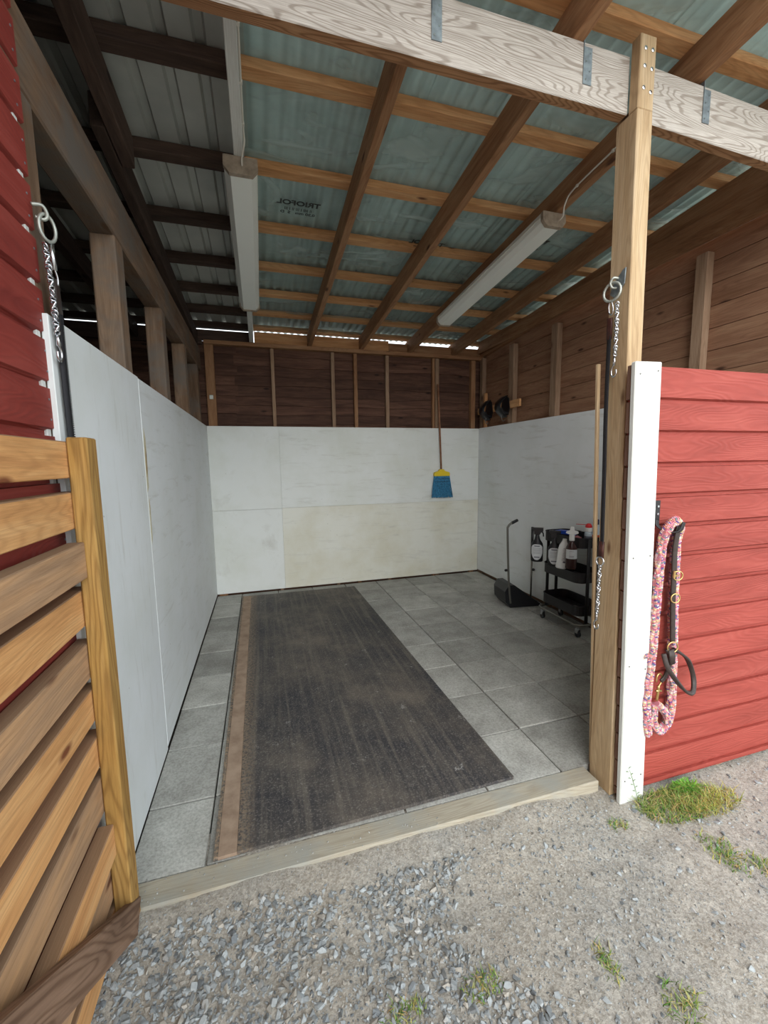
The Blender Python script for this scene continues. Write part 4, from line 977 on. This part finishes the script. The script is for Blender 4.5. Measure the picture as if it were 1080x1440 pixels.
tube('chin_strap', smooth_path([(2.206, yh, 0.672), (2.222, yh-0.004, 0.63), (2.222, yh, 0.585), (2.208, yh+0.004, 0.540), (2.190, yh+0.006, 0.522)], 5), 0.01, 'black_leather', hl, 8, flat=(0.022, 0.010), side=(1, 0, 0))
tube('keeper', [(2.218, yh-0.006, 0.668), (2.222, yh-0.010, 0.64), (2.224, yh-0.010, 0.605)], 0.01, 'black_leather', hl, 8, flat=(0.034, 0.014), side=(1, 0, 0))

# ================================================================== GRAVEL AND PLANTS
def stones(n, smin, smax, dens, name, seed, region):
    rg = np.random.default_rng(seed); shapes = []
    for q in range(12):
        bm = bmesh.new(); pts = rg.normal(size=(11, 3)); pts /= np.linalg.norm(pts, axis=1)[:, None]; pts *= np.array([1, 0.72, 0.45])*rg.uniform(0.8, 1.1, (11, 1))
        for p in pts: bm.verts.new(p)
        bmesh.ops.convex_hull(bm, input=bm.verts[:])
        bmesh.ops.delete(bm, geom=[v for v in bm.verts if not v.link_faces], context='VERTS')
        bm.verts.index_update(); shapes.append((np.array([v.co[:] for v in bm.verts]), np.array([[v.index for v in fc.verts] for fc in bm.faces]))); bm.free()
    x = rg.uniform(region[0], region[1], n*4); y = rg.uniform(region[2], region[3], n*4)
    keep = rg.random(n*4) < dens(x, y); x = x[keep][:n]; y = y[keep][:n]; zg = gheight(x, y)
    VV = []; FF = []; CC = []; off = 0
    for i in range(len(x)):
        v, fc = shapes[i % 12]; s = smin*(smax/smin)**(rg.random()**1.7); a, b, c = rg.uniform(0, 6.28), rg.normal(0, .35), rg.normal(0, .35)
        ca, sa = math.cos(a), math.sin(a); Rz = np.array([[ca, -sa, 0], [sa, ca, 0], [0, 0, 1]]); Rx = np.array([[1, 0, 0], [0, math.cos(b), -math.sin(b)], [0, math.sin(b), math.cos(b)]])
        Ry = np.array([[math.cos(c), 0, math.sin(c)], [0, 1, 0], [-math.sin(c), 0, math.cos(c)]])
        p = (v*s) @ (Rz @ Rx @ Ry).T+np.array([x[i], y[i], zg[i]+s*0.16]); VV.append(p); FF.append(fc+off); off += len(v)
        g = rg.uniform(0.22, 0.46); tint = rg.random()
        if tint < 0.72: col = (g*0.93, g*1.0, g*1.02)
        elif tint < 0.86: col = (g*1.05, g*0.98, g*0.86)
        elif tint < 0.95: col = (g*0.6, g*0.66, g*0.70)
        else: col = (g*1.25, g*1.25, g*1.2)
        CC.append(np.tile(np.array([*col, 1.0]), (len(v), 1)))
    VV = np.concatenate(VV); FF = np.concatenate(FF); CC = np.concatenate(CC).astype(np.float32)
    me = bpy.data.meshes.new(name); me.from_pydata(VV.tolist(), [], FF.tolist()); me.update()
    at_ = me.color_attributes.new('tint', 'FLOAT_COLOR', 'POINT'); at_.data.foreach_set('color', CC.ravel())
    return link(name, me, None, None, M['stone'], kind='stuff')
def dense(x, y):
    e = vnoise(x+9, y+9, 3.5, 21); path = np.exp(-((x-0.70-0.25*(y+0.5))/0.07)**2)
    d = np.clip((1.24+0.5*(e-0.5)-x)/0.12, 0, 1)*np.clip((-y-0.115-0.05*e-0.05*(x>0.55))/0.03, 0, 1)*(1-0.75*path)*(0.45+0.55*np.clip((e-0.3)/0.2, 0, 1))
    return np.clip(d, 0.0, 1)
def sparse(x, y): return np.clip(0.12+0.75*(vnoise(x+9, y+9, 2.5, 22)-0.4)+0.35*dense(x, y), 0.03, 1)
o = stones(7000, 0.006, 0.0185, dense, 'gravel', 31, (-0.35, 1.4, -1.0, -0.12)); o['label'] = 'loose blue-grey crushed stone lying thick in front of the sill'; o['category'] = 'gravel'
o = stones(9000, 0.0028, 0.0085, lambda x, y: np.clip(sparse(x, y), 0, 1)*(y < -0.118), 'gravel', 32, (-0.35, 3.6, -1.1, -0.10)); o['label'] = 'fine scattered stone chips on the sandy ground'; o['category'] = 'gravel'
o = stones(14000, 0.0014, 0.0034, lambda x, y: 0.9*(y < -0.116)+0*x, 'grit', 33, (-0.35, 3.2, -0.9, -0.10)); o['label'] = 'tiny grit covering the sandy ground'; o['category'] = 'gravel'
o = stones(650, 0.008, 0.017, lambda x, y: 0.25+0*x, 'gravel', 34, (1.1, 3.8, -1.1, -0.16)); o['label'] = 'single larger stones strewn over the sandy ground on the right'; o['category'] = 'gravel'

def sill_chips():
    rg = np.random.default_rng(5); parts = []
    for q in range(70):
        x = rg.uniform(0.1, 1.2)**1.2; y = rg.uniform(-0.10, 0.0); sz = rg.uniform(0.0015, 0.004)
        parts.append(box_data((x, y, 0.003+sz*0.4), (sz*1.6, sz*1.2, sz), Matrix.Rotation(rg.uniform(0, 3), 3, 'Z') @ Matrix.Rotation(rg.uniform(-.5, .5), 3, 'X')))
    meshobj('grit', merge(parts), 'slab', None, kind='stuff', label='stone crumbs kicked up onto the timber sill', cat='gravel')
sill_chips()
def grass(n, cx, cy, rx, ry, hmin, hmax, label, seed, cols, name='grass_tuft', wid=0.0022):
    rg = np.random.default_rng(seed); V = []; F = []; C = []
    for i in range(n):
        a = rg.uniform(0, 6.28); rr = rg.random()**0.7; x = cx+rx*rr*math.cos(a); y = cy+ry*rr*math.sin(a)
        if y > -0.19 and x > 2.03: y = -0.19-rg.random()*0.03
        h = rg.uniform(hmin, hmax); la = rg.uniform(0, 6.28); ln = h*rg.uniform(0.3, 1.3); dx, dy = math.cos(la), math.sin(la)
        z0 = float(gheight(np.array(x), np.array(y)))-0.002; c = cols[rg.integers(len(cols))]; col = tuple(k*rg.uniform(0.75, 1.25) for k in lin(c)[:3])+(1.0,)
        o_ = len(V); w_ = wid*rg.uniform(0.6, 1.3)
        for t in (0, 0.5, 1.0):
            px = x+dx*ln*t*t; py = min(y+dy*ln*t*t, -0.186 if x > 2 else 9); pz = z0+h*(t-0.35*t*t); ww = w_*(1-t*0.85)
            V += [(px-dy*ww, py+dx*ww, pz), (px+dy*ww, py-dx*ww, pz)]
        F += [(o_, o_+1, o_+3, o_+2), (o_+2, o_+3, o_+5, o_+4)]; C += [col]*6
    me = raw_mesh([Vector(v)-Vector((cx, cy, GZ)) for v in V], F); at_ = me.color_attributes.new('tint', 'FLOAT_COLOR', 'POINT'); at_.data.foreach_set('color', np.array(C, dtype=np.float32).ravel())
    return link(name, me, Matrix.Translation((cx, cy, GZ)), None, M['grass'], kind='stuff', label=label, cat='grass')
G1 = [(108, 140, 62), (142, 156, 78), (166, 160, 92), (182, 172, 112), (84, 120, 50)]
grass(1500, 2.27, -0.26, 0.20, 0.10, 0.015, 0.055, 'grass patch at the foot of the white corner board', 41, G1)
grass(900, 2.42, -0.30, 0.17, 0.07, 0.012, 0.05, 'yellowing grass along the foot of the red wall', 42, [(176, 170, 84), (150, 152, 70), (198, 188, 120)])
grass(350, 2.38, -0.215, 0.06, 0.03, 0.02, 0.06, 'small bright green leaves against the red wall', 43, [(96, 150, 52), (120, 170, 66)], wid=0.006)
grass(260, 2.22, -0.50, 0.07, 0.10, 0.01, 0.035, 'thin grass patch below the big grass patch on the right', 44, G1)
grass(260, 2.32, -0.62, 0.05, 0.10, 0.01, 0.035, 'thin grass patch at the right edge of the gravel', 45, G1)
grass(120, 1.50, -0.66, 0.03, 0.06, 0.008, 0.028, 'sparse sprouts on the sand right of centre', 46, G1)
grass(150, 1.62, -0.80, 0.06, 0.05, 0.008, 0.03, 'sparse sprouts near the bottom right', 47, G1)
grass(160, 1.10, -0.60, 0.07, 0.04, 0.008, 0.03, 'sprouts among the stones at the bottom centre', 48, G1)
grass(160, 0.86, -0.585, 0.07, 0.03, 0.008, 0.028, 'sprouts among the stones left of the bottom centre', 49, G1)
grass(90, 1.93, -0.28, 0.05, 0.03, 0.008, 0.025, 'few low sprouts left of the white corner board', 50, G1)
# thin weed with seed heads in front of the white board
wd_ = empty('weed', (2.13, -0.20, GZ), label='thin green weed stalk in front of the white corner board', cat='weed')
tube('stem', smooth_path([(2.12, -0.205, GZ), (2.10, -0.20, 0.02), (2.075, -0.197, 0.09), (2.055, -0.195, 0.13)], 5), 0.0012, 'weed_green' if 'weed_green' in M else plain('weed_green', (110, 140, 80), 0.7), wd_, 5)
wg = bpy.data.materials.get('weed_green')
for q in range(9):
    tt = q/8; p = Vector((2.115-0.06*tt, -0.199, -0.02+0.14*tt)); dx = 0.02*(-1)**q
    meshobj('leaf', ([p, p+Vector((dx*0.6, -0.003, 0.010)), p+Vector((dx, 0, 0.006)), p+Vector((dx*0.6, 0.003, 0.002))], [(0, 1, 2, 3)]), wg, wd_)
